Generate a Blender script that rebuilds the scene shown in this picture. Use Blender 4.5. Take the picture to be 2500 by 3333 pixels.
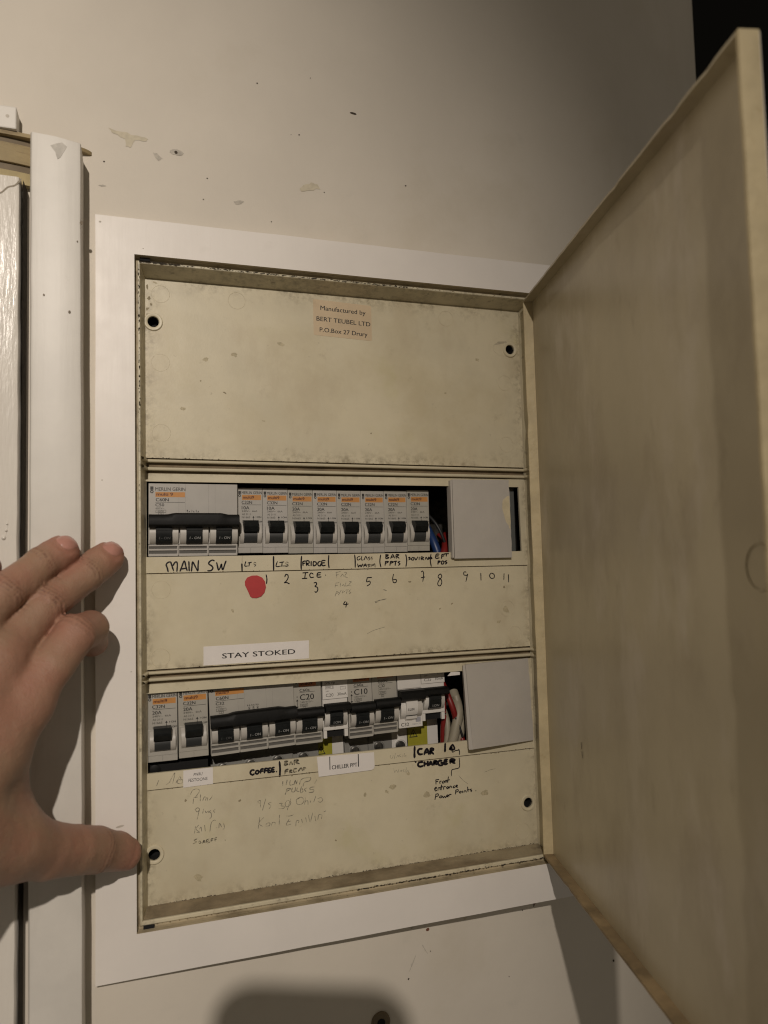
import bpy, bmesh, math, random
import numpy as np
from mathutils import Vector, Matrix
from mathutils.geometry import tessellate_polygon
for o in list(bpy.data.objects): bpy.data.objects.remove(o)
S = 0.001                      # the scene is written in millimetres; x right, y into the wall, z up
sc = bpy.context.scene
COL = sc.collection
random.seed(4)

# ---------------------------------------------------------------- camera
YAW, PITCH, ROLL, FOC = -0.31643, 0.063555, 0.025018, 2412.787
CAM = Vector((3.63, -452.77, -184.39))
ca, sa, cb, sb, cc, sn = math.cos(YAW), math.sin(YAW), math.cos(PITCH), math.sin(PITCH), math.cos(ROLL), math.sin(ROLL)
RM = Matrix(((ca, -sa, 0), (sa, ca, 0), (0, 0, 1))) @ Matrix(((1, 0, 0), (0, cb, -sb), (0, sb, cb))) @ Matrix(((cc, 0, sn), (0, 1, 0), (-sn, 0, cc)))
RIGHT, FWD, UP = RM.col[0].copy(), RM.col[1].copy(), RM.col[2].copy()
cam_d = bpy.data.cameras.new('camera'); cam = bpy.data.objects.new('camera', cam_d); COL.objects.link(cam)
cam_d.sensor_fit = 'HORIZONTAL'; cam_d.sensor_width = 24.0; cam_d.lens = FOC / 2500 * 24.0
cam_d.clip_start = 0.002; cam_d.clip_end = 20
rot = Matrix((RIGHT, UP, -FWD)).transposed().to_4x4()
cam.matrix_world = Matrix.Translation(CAM * S) @ rot
cam_d.dof.use_dof = True; cam_d.dof.focus_distance = 0.485; cam_d.dof.aperture_fstop = 7.0
sc.camera = cam
sc.render.resolution_x, sc.render.resolution_y = 768, 1024

# ---------------------------------------------------------------- light: one warm ceiling spot behind the photographer, dim room light
w = bpy.data.worlds.new('World'); sc.world = w; w.use_nodes = True
bg = w.node_tree.nodes['Background']; bg.inputs[0].default_value = (1.0, 0.87, 0.70, 1); bg.inputs[1].default_value = 0.105
LAMP = Vector((-219, -1250, 400))
ld = bpy.data.lights.new('ceiling_spot', 'SPOT'); lo = bpy.data.objects.new('ceiling_spot', ld); COL.objects.link(lo)
ld.energy = 48; ld.color = (1.0, 0.892, 0.785); ld.shadow_soft_size = 0.012
ld.spot_size = math.radians(69); ld.spot_blend = 0.9
lo.location = LAMP * S
aim = Vector((-330, 0, -235))
lo.rotation_euler = (aim - LAMP).to_track_quat('-Z', 'Y').to_euler()
sc.view_settings.view_transform = 'Standard'; sc.view_settings.look = 'None'
try: sc.cycles.pixel_filter_type = 'BLACKMAN_HARRIS'; sc.cycles.filter_width = 1.15
except Exception: pass
sc.view_settings.exposure = 0; sc.view_settings.gamma = 1

# ---------------------------------------------------------------- materials
def nd(nt, t, **k):
    n = nt.nodes.new(t)
    for a, v in k.items(): setattr(n, a, v)
    return n
def math_n(nt, op, a, b=None, c=None, clamp=False):
    n = nd(nt, 'ShaderNodeMath', operation=op); n.use_clamp = clamp
    for i, v in enumerate((a, b, c)):
        if v is None: continue
        if isinstance(v, (int, float)): n.inputs[i].default_value = v
        else: nt.links.new(v, n.inputs[i])
    return n.outputs[0]
def noise(nt, vec, scale, detail=4, rough=.6, stretch=None):
    n = nd(nt, 'ShaderNodeTexNoise'); n.inputs['Scale'].default_value = scale; n.inputs['Detail'].default_value = detail; n.inputs['Roughness'].default_value = rough
    if stretch:
        m = nd(nt, 'ShaderNodeMapping'); m.inputs['Scale'].default_value = stretch; nt.links.new(vec, m.inputs[0]); vec = m.outputs[0]
    nt.links.new(vec, n.inputs['Vector']); return n.outputs[0]
def ramp(nt, fac, lo_, hi_):
    m = nd(nt, 'ShaderNodeMapRange', interpolation_type='SMOOTHSTEP'); nt.links.new(fac, m.inputs[0]); m.inputs[1].default_value = lo_; m.inputs[2].default_value = hi_
    return m.outputs[0]
def mixc(nt, fac, a, b):
    m = nd(nt, 'ShaderNodeMix', data_type='RGBA'); 
    if isinstance(fac, (int, float)): m.inputs[0].default_value = fac
    else: nt.links.new(fac, m.inputs[0])
    for i, v in ((6, a), (7, b)):
        if isinstance(v, tuple): m.inputs[i].default_value = (*v, 1) if len(v) == 3 else v
        else: nt.links.new(v, m.inputs[i])
    return m.outputs[2]
def mat(name, col, rough=.5, var=None, layers=(), edge=None, bump=(), spec=.5, metal=0, sss=0, coat=0, roughvar=0, rnd=0):
    """var=(scale,amount) mottling; layers=[(scale,lo,hi,colour,stretch,strength)] stains; edge=(x0,x1,z0,z1,width_mm,colour) grime towards a rectangle's border; bump=[(scale,height_mm,stretch)]"""
    m = bpy.data.materials.new(name); m.use_nodes = True; nt = m.node_tree
    b = nt.nodes['Principled BSDF']; tc = nd(nt, 'ShaderNodeTexCoord'); v = tc.outputs['Object']
    c = None
    if var:
        f = noise(nt, v, var[0], 5, .6)
        f = ramp(nt, f, .3, .7)
        dark = tuple(x * (1 - var[1]) for x in col); lite = tuple(min(1, x * (1 + var[1] * .6)) for x in col)
        c = mixc(nt, f, dark, lite)
    for L in layers:
        f = ramp(nt, noise(nt, v, L[0], 6, .65, L[4] if len(L) > 4 else None), L[1], L[2])
        f = math_n(nt, 'MULTIPLY', f, L[5] if len(L) > 5 else .6)
        c = mixc(nt, f, c if c is not None else col, L[3])
    if edge:
        x0, x1, z0, z1, wd, ec = edge
        sp = nd(nt, 'ShaderNodeSeparateXYZ'); nt.links.new(v, sp.inputs[0])
        d = None
        for ax, val, sg in (('X', x0, 1), ('X', x1, -1), ('Z', z0, 1), ('Z', z1, -1)):
            if val is None: continue
            t = math_n(nt, 'MULTIPLY', math_n(nt, 'SUBTRACT', sp.outputs[ax], val * S), sg * 1000.0)
            d = t if d is None else math_n(nt, 'MINIMUM', d, t)
        n1 = noise(nt, v, 260, 6, .7); n2 = noise(nt, v, 55, 4, .6)
        prox = math_n(nt, 'SUBTRACT', 1.0, math_n(nt, 'DIVIDE', d, wd), clamp=True)
        prox = math_n(nt, 'MULTIPLY', prox, prox)
        f = math_n(nt, 'MULTIPLY', prox, math_n(nt, 'MULTIPLY', ramp(nt, n1, .38, .68), ramp(nt, n2, .3, .66)))
        f = math_n(nt, 'MULTIPLY', f, .75, clamp=True)
        c = mixc(nt, f, c if c is not None else col, ec)
    if rnd:
        oi = nd(nt, 'ShaderNodeObjectInfo'); f = math_n(nt, 'ADD', math_n(nt, 'MULTIPLY', oi.outputs['Random'], rnd), 1 - rnd)
        cm = nd(nt, 'ShaderNodeCombineColor'); nt.links.new(f, cm.inputs[0]); nt.links.new(f, cm.inputs[1]); nt.links.new(math_n(nt, 'MULTIPLY', f, math_n(nt, 'ADD', math_n(nt, 'MULTIPLY', oi.outputs['Random'], .08), .94)), cm.inputs[2])
        mm = nd(nt, 'ShaderNodeMix', data_type='RGBA', blend_type='MULTIPLY'); mm.inputs[0].default_value = 1; nt.links.new(c, mm.inputs[6]); nt.links.new(cm.outputs[0], mm.inputs[7]); c = mm.outputs[2]
    if c is None: b.inputs['Base Color'].default_value = (*col, 1)
    else: nt.links.new(c, b.inputs['Base Color'])
    b.inputs['Roughness'].default_value = rough
    if roughvar:
        f = noise(nt, v, 60, 4); nt.links.new(math_n(nt, 'ADD', math_n(nt, 'MULTIPLY', f, roughvar), rough - roughvar * .5), b.inputs['Roughness'])
    b.inputs['Specular IOR Level'].default_value = spec; b.inputs['Metallic'].default_value = metal
    if sss:
        b.inputs['Subsurface Weight'].default_value = sss; b.inputs['Subsurface Radius'].default_value = (.9, .35, .18); b.inputs['Subsurface Scale'].default_value = .004
    if coat: b.inputs['Coat Weight'].default_value = coat; b.inputs['Coat Roughness'].default_value = .12
    prev = None
    for B in bump:
        bn = nd(nt, 'ShaderNodeBump'); bn.inputs['Distance'].default_value = B[1] * S; bn.inputs['Strength'].default_value = 1
        nt.links.new(noise(nt, v, B[0], 5, .6, B[2] if len(B) > 2 else None), bn.inputs['Height'])
        if prev: nt.links.new(prev, bn.inputs['Normal'])
        prev = bn.outputs[0]
    if prev: nt.links.new(prev, b.inputs['Normal'])
    return m
GR = (.075, .058, .032); MOLD = (.03, .024, .014)
CR = (.62, .56, .405)
PLAIN = mat('cream_paint', CR, .42, (30, .05), [(14, .5, .75, (.45, .37, .2), None, .35)], bump=[(900, .05), (60, .15)])
def cream(name, rect, wd=14, extra=()):
    return mat(name, CR, .42, (22, .08), [(9, .46, .70, (.49, .42, .265), None, .6), (30, .52, .72, (.52, .45, .31), (1, 1, .6), .6), (55, .60, .74, (.36, .31, .20), None, .4), (210, .66, .78, (.22, .18, .11), None, .5)] + list(extra),
               edge=(*rect, wd, (.12, .09, .045)), bump=[(900, .04), (70, .12)], roughvar=.15)
M = {
 'wall': mat('wall_paint', (.69, .635, .545), .6, (7, .05), [(9, .52, .75, (.60, .54, .43), None, .45), (35, .62, .75, (.62, .58, .50), None, .5), (14, .66, .78, (.63, .50, .42), None, .35)], bump=[(900, .035), (120, .10), (12, .6)], spec=.35),
 'white': mat('white_gloss_paint', (.80, .755, .70), .42, (20, .035), [(40, .6, .8, (.66, .62, .56), None, .4), (8, .55, .8, (.76, .70, .66), None, .5)], bump=[(260, .06, (1, 1, .07)), (700, .02)], spec=.5, roughvar=.2),
 'whiteh': mat('white_gloss_paint_across', (.80, .755, .70), .42, (20, .035), [(40, .6, .8, (.66, .62, .56), None, .4)], bump=[(260, .06, (.07, 1, 1)), (700, .02)], spec=.5, roughvar=.2),
 'gloss': mat('old_gloss_enamel', (.74, .70, .63), .21, (20, .04), [(26, .6, .8, (.62, .57, .48), None, .5)], bump=[(700, .16, (1, 1, .13)), (160, .34, (1, 1, .2))], spec=.5),
 'archi': mat('painted_timber', (.68, .65, .59), .42, (16, .08), [(22, .54, .72, (.50, .47, .41), (1, 1, .2), .6), (60, .66, .78, (.40, .36, .30), None, .4)], bump=[(200, .10, (1, 1, .08)), (800, .02)], spec=.5),
 'edge': mat('raw_edge', (.20, .15, .09), .8, (80, .3)),
 'brown': mat('aged_timber', (.33, .255, .13), .6, (40, .2), [(60, .5, .7, (.16, .11, .05), (1, 1, 6), .7)], bump=[(200, .2, (1, 1, 6))]),
 'brown2': mat('dark_aged_timber', (.16, .12, .07), .6, (40, .3)),
 'rim': mat('cream_rim', CR, .45, (40, .12), [(160, .56, .72, GR, None, .5), (30, .55, .72, (.30, .24, .13), None, .6)], edge=(0, None, None, 0, 20, MOLD), bump=[(500, .12)]),
 'dust': mat('dust_on_ledge', (.27, .215, .135), .8, (60, .25), [(35, .45, .7, (.12, .09, .05), (.5, 1, 1), .8), (25, .5, .7, (.42, .36, .24), (.5, 1, 1), .6)], edge=(6, 264, None, None, 22, (.06, .045, .025)), bump=[(600, .3)]),
 'ledge': mat('grimy_ledge', (.46, .39, .26), .6, (30, .2), [(60, .48, .70, (.17, .13, .075), (.5, 1, 1), .75), (260, .60, .74, MOLD, None, .7)], bump=[(500, .2)]),
 'mold_gap_shade': mat('mould_and_gap_shade', (.04, .03, .018), .9, (300, .5)),  # mould flecks; also the painted shade beside the cupboard gap
 'black': mat('black_void', (.006, .006, .006), .9),
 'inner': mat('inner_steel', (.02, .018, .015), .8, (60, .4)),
 'door': mat('door_cream', (.50, .44, .31), .34, (9, .09), [(6, .44, .66, (.36, .305, .205), (1, 1, .6), .75), (18, .50, .68, (.37, .31, .21), (1, 1, .5), .6), (28, .55, .7, (.58, .52, .42), (1, 1, .3), .45), (60, .60, .74, (.31, .255, .16), (1, 1, .45), .45), (16, .55, .7, (.60, .54, .45), (1, 1, .5), .5), (160, .70, .78, (.22, .17, .1), (1, 1, .35), .5)], bump=[(500, .05), (14, .8)], spec=.5, roughvar=.15),
 'doorledge': mat('door_dusty_ledge', (.30, .22, .12), .7, (50, .3), [(40, .5, .7, (.15, .11, .06), None, .7)], bump=[(400, .2)]),
 'dooredge': mat('door_edge', (.58, .485, .295), .5, (60, .12), [(160, .6, .75, (.4, .3, .15), None, .6)], bump=[(220, .5)]),
 'mcb': mat('grey_breaker_plastic', (.44, .42, .385), .4, (60, .05), [(200, .66, .8, (.25, .22, .17), None, .4)], bump=[(1500, .015)], rnd=.14),
 'mcb2': mat('grey_breaker_cheek', (.50, .475, .43), .38, (90, .06), [(260, .66, .78, (.2, .17, .12), None, .5)]),
 'wmcb': mat('white_breaker_plastic', (.70, .675, .63), .36, (60, .04), [(180, .68, .8, (.4, .36, .3), None, .3)]),
 'shoulder': mat('breaker_shoulder_grey', (.24, .235, .215), .5, (60, .06)),
 'slot': mat('slot_shadow', (.10, .095, .085), .7),
 'toggle': mat('black_toggle_plastic', (.010, .0115, .0115), .42, (200, .3), [(160, .62, .8, (.02, .02, .019), None, .4)], spec=.25),
 'bar': mat('worn_black_handle', (.006, .006, .0055), .55, (200, .3), [(120, .62, .78, (.025, .023, .019), None, .5)], bump=[(600, .06)], spec=.22),
 'orange': mat('orange_print', (.52, .235, .06), .5, (200, .06)),
 'redorange': mat('red_orange_print', (.50, .17, .06), .5, (200, .06)),
 'ink': mat('black_print', (.022, .02, .018), .5),
 'greyink': mat('worn_print', (.07, .065, .055), .5),
 'whiteink': mat('pale_print', (.24, .24, .23), .6),
 'fadeink': mat('very_faded_print', (.05, .05, .048), .6),
 'marker': mat('black_marker', (.010, .008, .012), .32, spec=.4),
 'faded': mat('rubbed_marker', (.10, .085, .06), .5, (500, .5), [(500, .45, .6, (.42, .37, .25), None, .8)]),
 'pencil': mat('pencil_mark', (.22, .20, .15), .6, (600, .3), [(600, .5, .6, (.5, .45, .31), None, .8)]),
 'label': mat('white_paper_label', (.76, .72, .68), .5, (60, .03), bump=[(80, .25)]),
 'tan': mat('aged_tan_label', (.60, .475, .315), .4, (30, .08), [(50, .55, .75, (.48, .36, .22), None, .5)]),
 'red': mat('red_sticker', (.44, .035, .035), .5, (60, .08)),
 'greycover': mat('grey_cover_plastic', (.47, .44, .395), .5, (30, .05), [(60, .6, .75, (.38, .35, .30), None, .4), (150, .7, .8, (.3, .26, .2), None, .4)], bump=[(200, .1), (30, .5)]),
 'glue': mat('old_yellow_glue', (.60, .52, .35), .6, (200, .1), bump=[(300, .3)]),
 'yellow': mat('yellow_warning', (.36, .335, .035), .4, (60, .1)),
 'screw': mat('dark_screw', (.10, .095, .085), .35, (400, .5), metal=.6),
 'wblue': mat('blue_wire', (.015, .04, .13), .4), 'wred': mat('red_wire', (.20, .014, .012), .45), 'wwhite': mat('pale_cable', (.33, .295, .22), .5, (80, .1)), 'wblack': mat('black_wire', (.02, .02, .02), .5),
 'skin': mat('skin', (.33, .205, .135), .5, (45, .07), [(28, .45, .65, (.33, .155, .105), None, .55), (90, .55, .75, (.27, .165, .105), None, .35), (18, .5, .7, (.31, .215, .13), None, .5)], bump=[(1400, .16), (700, .22), (260, .18)], spec=.4, sss=.1),
 'nail': mat('fingernail', (.47, .235, .185), .22, (200, .06), spec=.6),
 'phone': mat('phone_body', (.02, .02, .022), .3), 'lens': mat('phone_lens', (.01, .01, .012), .08),
 'chipy': mat('exposed_old_paint', (.60, .54, .41), .7, (300, .1)), 'chipd': mat('dark_gouge', (.06, .045, .03), .8), 'chipg': mat('grey_scuff', (.52, .48, .41), .7, (300, .2)),
 'chipr': mat('rusty_gouge', (.16, .06, .035), .8),
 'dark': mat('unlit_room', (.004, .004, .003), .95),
}

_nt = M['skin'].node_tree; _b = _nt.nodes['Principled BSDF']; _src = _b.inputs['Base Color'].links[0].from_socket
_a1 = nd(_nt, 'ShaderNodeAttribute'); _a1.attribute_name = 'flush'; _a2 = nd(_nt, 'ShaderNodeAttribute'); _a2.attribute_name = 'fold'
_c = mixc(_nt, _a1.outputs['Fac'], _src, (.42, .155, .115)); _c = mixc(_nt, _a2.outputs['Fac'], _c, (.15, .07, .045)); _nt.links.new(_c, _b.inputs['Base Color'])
# ---------------------------------------------------------------- mesh helpers (all numbers in mm)
class B:
    def __init__(s): s.v = []; s.f = []
    def add(s, vs, fs):
        n = len(s.v); s.v += [tuple(v) for v in vs]; s.f += [tuple(i + n for i in f) for f in fs]; return s
    def box(s, x0, x1, y0, y1, z0, z1, bev=0.0):
        bm = bmesh.new(); bmesh.ops.create_cube(bm, size=1)
        for v in bm.verts: v.co = Vector(((x0 + x1) / 2 + v.co.x * (x1 - x0), (y0 + y1) / 2 + v.co.y * (y1 - y0), (z0 + z1) / 2 + v.co.z * (z1 - z0)))
        if bev: bmesh.ops.bevel(bm, geom=list(bm.edges), offset=bev, segments=2, profile=.6, affect='EDGES')
        bm.verts.index_update(); s.add([v.co[:] for v in bm.verts], [[v.index for v in f.verts] for f in bm.faces]); bm.free(); return s
    def prism_x(s, prof, x0, x1, tx=0.0):
        """profile [(y,z)] swept along x; tx narrows the ends by tx at points with larger |y| = 0"""
        n = len(prof); vs = [(x0, y, z) for y, z in prof] + [(x1, y, z) for y, z in prof]
        fs = [(i, (i + 1) % n, n + (i + 1) % n, n + i) for i in range(n)] + [tuple(range(n))[::-1], tuple(range(n, 2 * n))]
        return s.add(vs, fs)
    def plate(s, outer, holes, yf, yb):
        loops = [outer] + list(holes)
        tris = tessellate_polygon([[Vector((x, z, 0)) for x, z in l] for l in loops])
        flat = [p for l in loops for p in l]
        s.add([(x, yf, z) for x, z in flat], [t for t in tris])
        for l in loops:
            n = len(l); s.add([(x, yf, z) for x, z in l] + [(x, yb, z) for x, z in l], [(i, (i + 1) % n, n + (i + 1) % n, n + i) for i in range(n)])
        return s
    def tube(s, pts, r, seg=10, caps=True):
        pts = [Vector(p) for p in pts]; rr = r if isinstance(r, (list, tuple)) else [r] * len(pts); rings = []
        for i, p in enumerate(pts):
            t = (pts[min(i + 1, len(pts) - 1)] - pts[max(i - 1, 0)]).normalized()
            a = t.cross(Vector((0, 0, 1)));  a = a.normalized() if a.length > .1 else t.cross(Vector((1, 0, 0))).normalized()
            b = t.cross(a)
            rings.append([p + (a * math.cos(2 * math.pi * k / seg) + b * math.sin(2 * math.pi * k / seg)) * rr[i] for k in range(seg)])
        n = len(s.v)
        vs = [v[:] for q in rings for v in q]
        fs = [(i * seg + k, i * seg + (k + 1) % seg, (i + 1) * seg + (k + 1) % seg, (i + 1) * seg + k) for i in range(len(pts) - 1) for k in range(seg)]
        if caps: fs += [tuple(range(seg))[::-1], tuple((len(pts) - 1) * seg + k for k in range(seg))]
        return s.add(vs, fs)
    def disc(s, x, z, prof, seg=24, caps=True):
        """surface of revolution about the y axis through (x,z): prof [(r,y)]"""
        n = len(prof); vs = []
        for r, y in prof:
            for k in range(seg): a = 2 * math.pi * k / seg; vs.append((x + r * math.cos(a), y, z + r * math.sin(a)))
        fs = [(i * seg + k, i * seg + (k + 1) % seg, (i + 1) * seg + (k + 1) % seg, (i + 1) * seg + k) for i in range(n - 1) for k in range(seg)]
        if caps: fs += [tuple(range(seg)), tuple((n - 1) * seg + k for k in range(seg))[::-1]]
        return s.add(vs, fs)
    def ring(s, x, z, R_, r, y, seg=36):
        vs = []; m = 6
        for k in range(seg):
            a = 2 * math.pi * k / seg
            for j in range(m):
                b = 2 * math.pi * j / m; rr = R_ + r * math.cos(b); vs.append((x + rr * math.cos(a), y + r * math.sin(b), z + rr * math.sin(a)))
        return s.add(vs, [(k * m + j, k * m + (j + 1) % m, ((k + 1) % seg) * m + (j + 1) % m, ((k + 1) % seg) * m + j) for k in range(seg) for j in range(m)])
    def ribbon(s, pts, wd, y, jit=.12):
        """one pen stroke lying on a y-plane: smoothed centre line, slightly uneven width, round ends"""
        P = [Vector((x, z)) for x, z in pts]
        if len(P) == 2: P = [P[0], P[0].lerp(P[1], .35) + Vector((random.uniform(-.06, .06), random.uniform(-.06, .06))), P[0].lerp(P[1], .7), P[1]]
        Q = []
        for i in range(len(P) - 1):
            p0, p1, p2, p3 = P[max(i - 1, 0)], P[i], P[i + 1], P[min(i + 2, len(P) - 1)]
            for k in range(4):
                t = k / 4; Q.append(.5 * ((2 * p1) + (p2 - p0) * t + (2 * p0 - 5 * p1 + 4 * p2 - p3) * t * t + (3 * p1 - p0 - 3 * p2 + p3) * t ** 3))
        Q.append(P[-1]); n = len(Q); L = []; R_ = []
        for i, q in enumerate(Q):
            t = Q[min(i + 1, n - 1)] - Q[max(i - 1, 0)]
            t = t.normalized() if t.length > 1e-6 else Vector((1, 0)); nn = Vector((-t.y, t.x)); h = wd / 2 * (1 + random.uniform(-jit, jit))
            if i in (0, n - 1): h *= .6
            L.append(q + nn * h); R_.append(q - nn * h)
        t0 = (Q[1] - Q[0]).normalized() * wd * .32; t1 = (Q[-1] - Q[-2]).normalized() * wd * .32
        vs = [(p.x, y, p.y) for p in L] + [(p.x, y, p.y) for p in R_] + [((Q[0] - t0).x, y, (Q[0] - t0).y), ((Q[-1] + t1).x, y, (Q[-1] + t1).y)]
        fs = [(i, i + 1, n + i + 1, n + i) for i in range(n - 1)] + [(0, n, 2 * n), (n - 1, 2 * n + 1, 2 * n - 1)]
        return s.add(vs, fs)
    def text(s, txt, x, z, cap, wd=None, y=0.0, bold=0.0, shear=0, align='l', rot=0.0):
        vs, fs = glyphs(txt, 0, shear)
        x0 = min(v[0] for v in vs); x1 = max(v[0] for v in vs); k = cap; kx = (wd / (x1 - x0)) if wd else cap
        ox = {'l': 0, 'c': -.5, 'r': -1}[align] * (x1 - x0) * kx; cr, sr = math.cos(rot), math.sin(rot)
        out = []
        for a, b in vs:
            px, pz = (a - x0) * kx + ox, b * k; out.append((x + px * cr - pz * sr, y, z + px * sr + pz * cr))
        s.add(out, fs)
        if bold > 0:                                   # heavier type: the same outlines again, a hair to the side
            d = bold * cap * 3.6; s.add([(px + d, y - .004, pz) for px, _, pz in out], fs); s.add([(px + d * .5, y - .008, pz + d * .3) for px, _, pz in out], fs)
        return s
    def build(s, name, m, parent=None, world=False, smooth=None, label=None, kind=None):
        me = bpy.data.meshes.new(name); o = (parent['_o'] if (parent is not None and world) else (0, 0, 0))
        me.from_pydata([((x - o[0]) * S, (y - o[1]) * S, (z - o[2]) * S) for x, y, z in s.v], [], s.f)
        bm = bmesh.new(); bm.from_mesh(me)
        if not name.endswith(('text', 'writing', 'print', 'mark')): bmesh.ops.remove_doubles(bm, verts=bm.verts, dist=1e-6)
        bmesh.ops.recalc_face_normals(bm, faces=bm.faces)
        if smooth:
            for f in bm.faces: f.smooth = True
        bm.to_mesh(me); bm.free()
        if smooth: me.set_sharp_from_angle(angle=math.radians(smooth))
        me.materials.append(M[m] if isinstance(m, str) else m)
        ob = bpy.data.objects.new(name, me); COL.objects.link(ob)
        if parent is not None: ob.parent = parent
        if label: ob['label'] = label
        if kind: ob['kind'] = kind
        ob['_o'] = o
        return ob
_g = {}
def glyphs(txt, bold, shear):
    key = (txt, bold, shear)
    if key not in _g:
        cu = bpy.data.curves.new('t', 'FONT'); cu.body = txt; cu.size = 1; cu.resolution_u = 3; cu.offset = bold; cu.shear = shear
        ob = bpy.data.objects.new('t', cu); COL.objects.link(ob); dg = bpy.context.evaluated_depsgraph_get()
        me = bpy.data.meshes.new_from_object(ob.evaluated_get(dg)); k = 1 / .69
        _g[key] = ([(v.co.x * k, v.co.y * k) for v in me.vertices], [tuple(p.vertices) for p in me.polygons])
        bpy.data.objects.remove(ob); bpy.data.curves.remove(cu); bpy.data.meshes.remove(me)
    return _g[key]
def thing(name, label, cat, loc=(0, 0, 0), group=None, rot=None):
    o = bpy.data.objects.new(name, None); COL.objects.link(o); o.location = Vector(loc) * S; o.empty_display_size = .02
    if rot: o.rotation_euler = rot
    o['label'] = label; o['category'] = cat; o['_o'] = loc
    if group: o['group'] = group
    return o
def tag(o, label, cat, group=None):
    o['label'] = label; o['category'] = cat
    if group: o['group'] = group
    return o
def part_copy(src, parent, loc=None):
    c = src.copy(); COL.objects.link(c); c.parent = parent
    if loc is not None: c.location = Vector(loc) * S
    return c

# ---------------------------------------------------------------- the wall, turning gently away at its right end
def wall_y(x):
    y = 5 + .062 * (x + 20)
    if x > 255: y += (x - 255) ** 2 / 900
    return y
WALL_END = 533
xs = [-1500, -600, -300, -160, -80, -6, 20, 60, 100, 140, 180, 220, 240, 255, 272] + [272 + (WALL_END - 272) * i / 24 for i in range(1, 25)]
zs = [-1400, -800, -600, -500, -395, -300, -200, -100, -50, 6, 60, 120, 200, 300, 500, 1000, 1500]
b = B(); n = len(zs)
vs = [(x, wall_y(x), z) for x in xs for z in zs]
fs = [(i * n + j, (i + 1) * n + j, (i + 1) * n + j + 1, i * n + j + 1) for i in range(len(xs) - 1) for j in range(n - 1) if not (-6 <= xs[i] < 272 and -395 <= zs[j] < 6)]
# end of the wall turns back into the dark opening
e = len(vs); vs += [(WALL_END + 3, wall_y(WALL_END) + 9, z) for z in zs] + [(WALL_END + 3, 420, z) for z in zs]
k0 = (len(xs) - 1) * n
fs += [(k0 + j, e + j, e + j + 1, k0 + j + 1) for j in range(n - 1)] + [(e + j, e + n + j, e + n + j + 1, e + j + 1) for j in range(n - 1)]
b.add(vs, fs); wall = b.build('wall', 'wall', smooth=35); wall['kind'] = 'structure'
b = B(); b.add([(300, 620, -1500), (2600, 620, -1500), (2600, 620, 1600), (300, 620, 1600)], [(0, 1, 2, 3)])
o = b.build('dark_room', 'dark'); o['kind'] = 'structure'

def blob(pts, y, m, name='paint_chip', seed=0, lift=.2, world_y=True):
    """an irregular fleck lying on the wall"""
    b = B(); vs = []; Q = []
    rnd = random.Random(seed)
    if m == 'chipd' or m == 'chipr': mx = sum(p[0] for p in pts) / len(pts); mz = sum(p[1] for p in pts) / len(pts); pts = [(mx + (p[0] - mx) * .68, mz + (p[1] - mz) * .68) for p in pts]
    for i in range(len(pts)):
        p, q = pts[i], pts[(i + 1) % len(pts)]
        for k in range(3):
            t = k / 3; j = .07 * (abs(q[0] - p[0]) + abs(q[1] - p[1]))
            Q.append((p[0] + (q[0] - p[0]) * t + rnd.uniform(-j, j), p[1] + (q[1] - p[1]) * t + rnd.uniform(-j, j)))
    tr = tessellate_polygon([[Vector((x, z, 0)) for x, z in Q]])
    yy = [(wall_y(x) if y is None else y) - lift for x, z in Q]
    b.add([(x, v, z) for (x, z), v in zip(Q, yy)], tr)
    return b.build(name, m, wall)
def oval(x, z, rx, rz, a=0, n=9):
    return [(x + rx * math.cos(t) * math.cos(a) - rz * math.sin(t) * math.sin(a), z + rx * math.cos(t) * math.sin(a) + rz * math.sin(t) * math.cos(a)) for t in (2 * math.pi * i / n for i in range(n))]
blob([(-14, 78), (-4, 77.2), (4.5, 76.6), (8, 75.8), (7, 74), (1, 74), (-2, 68.5), (-4.5, 68.8), (-5.5, 73), (-12, 75.5)], None, 'chipy', seed=1)
blob(oval(25, 70.4, 4.3, 2.0), None, 'chipg', seed=2); blob(oval(24.6, 70.3, 1.5, 1.4), None, 'chipd', 'nail_hole', 3, .45)
blob([(11, 68), (13, 67.5), (17, 65), (14, 63.2), (12, 65)], None, 'chipg', seed=4)
blob([(103, 60), (106, 63), (111, 66), (115.5, 65), (117, 62.5), (111, 60), (104.5, 58.2)], None, 'chipy', seed=5)
blob(oval(141.8, 119.6, 3.6, 1.1, -.05), None, 'chipd', 'gouge', 6)
for i, (x, z, r) in enumerate([(179.4, 75, .9), (76, 126.4, .8), (112, 138, .5), (103.5, 97, .8), (43.5, 57, .7), (41, 43, .6), (84, 35, .6), (98, 96, .4), (-17, 57, .8), (120, 60.5, .6)]):
    blob(oval(x, z, r, r * .8, .4), None, 'chipd', 'pin_hole', 10 + i)
blob([(60, 44.5), (64, 46), (66.5, 46), (64, 43.5), (61, 42.8)], None, 'chipg', seed=21)
blob(oval(-18, 42, 2.2, .5, .1), None, 'chipg', 'scuff', 22)
for i, (x, z, r, m) in enumerate([(262, -426, 1.5, 'chipr'), (261.6, -427.4, .8, 'chipd'), (252.3, -428.6, .7, 'chipd'), (331.1, -482.3, 1.5, 'chipd'), (180.4, -427, 1.9, 'chipr'), (169.4, -423.2, 1.2, 'chipg'), (208, -424.7, 1.6, 'chipy'), (21, -452, .9, 'chipd'), (182, -441, .6, 'chipd'), (166, -455, 1.0, 'chipd'), (240, -470, .6, 'chipd')]):
    blob(oval(x, z, r, r * .8, .8 * i), None, m, 'gouge', 30 + i)
blob(oval(169, -446, .4, 6, -.5), None, 'chipg', 'scratch', 50); blob(oval(178, -439, .35, 4, .5), None, 'chipg', 'scratch', 51)
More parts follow.
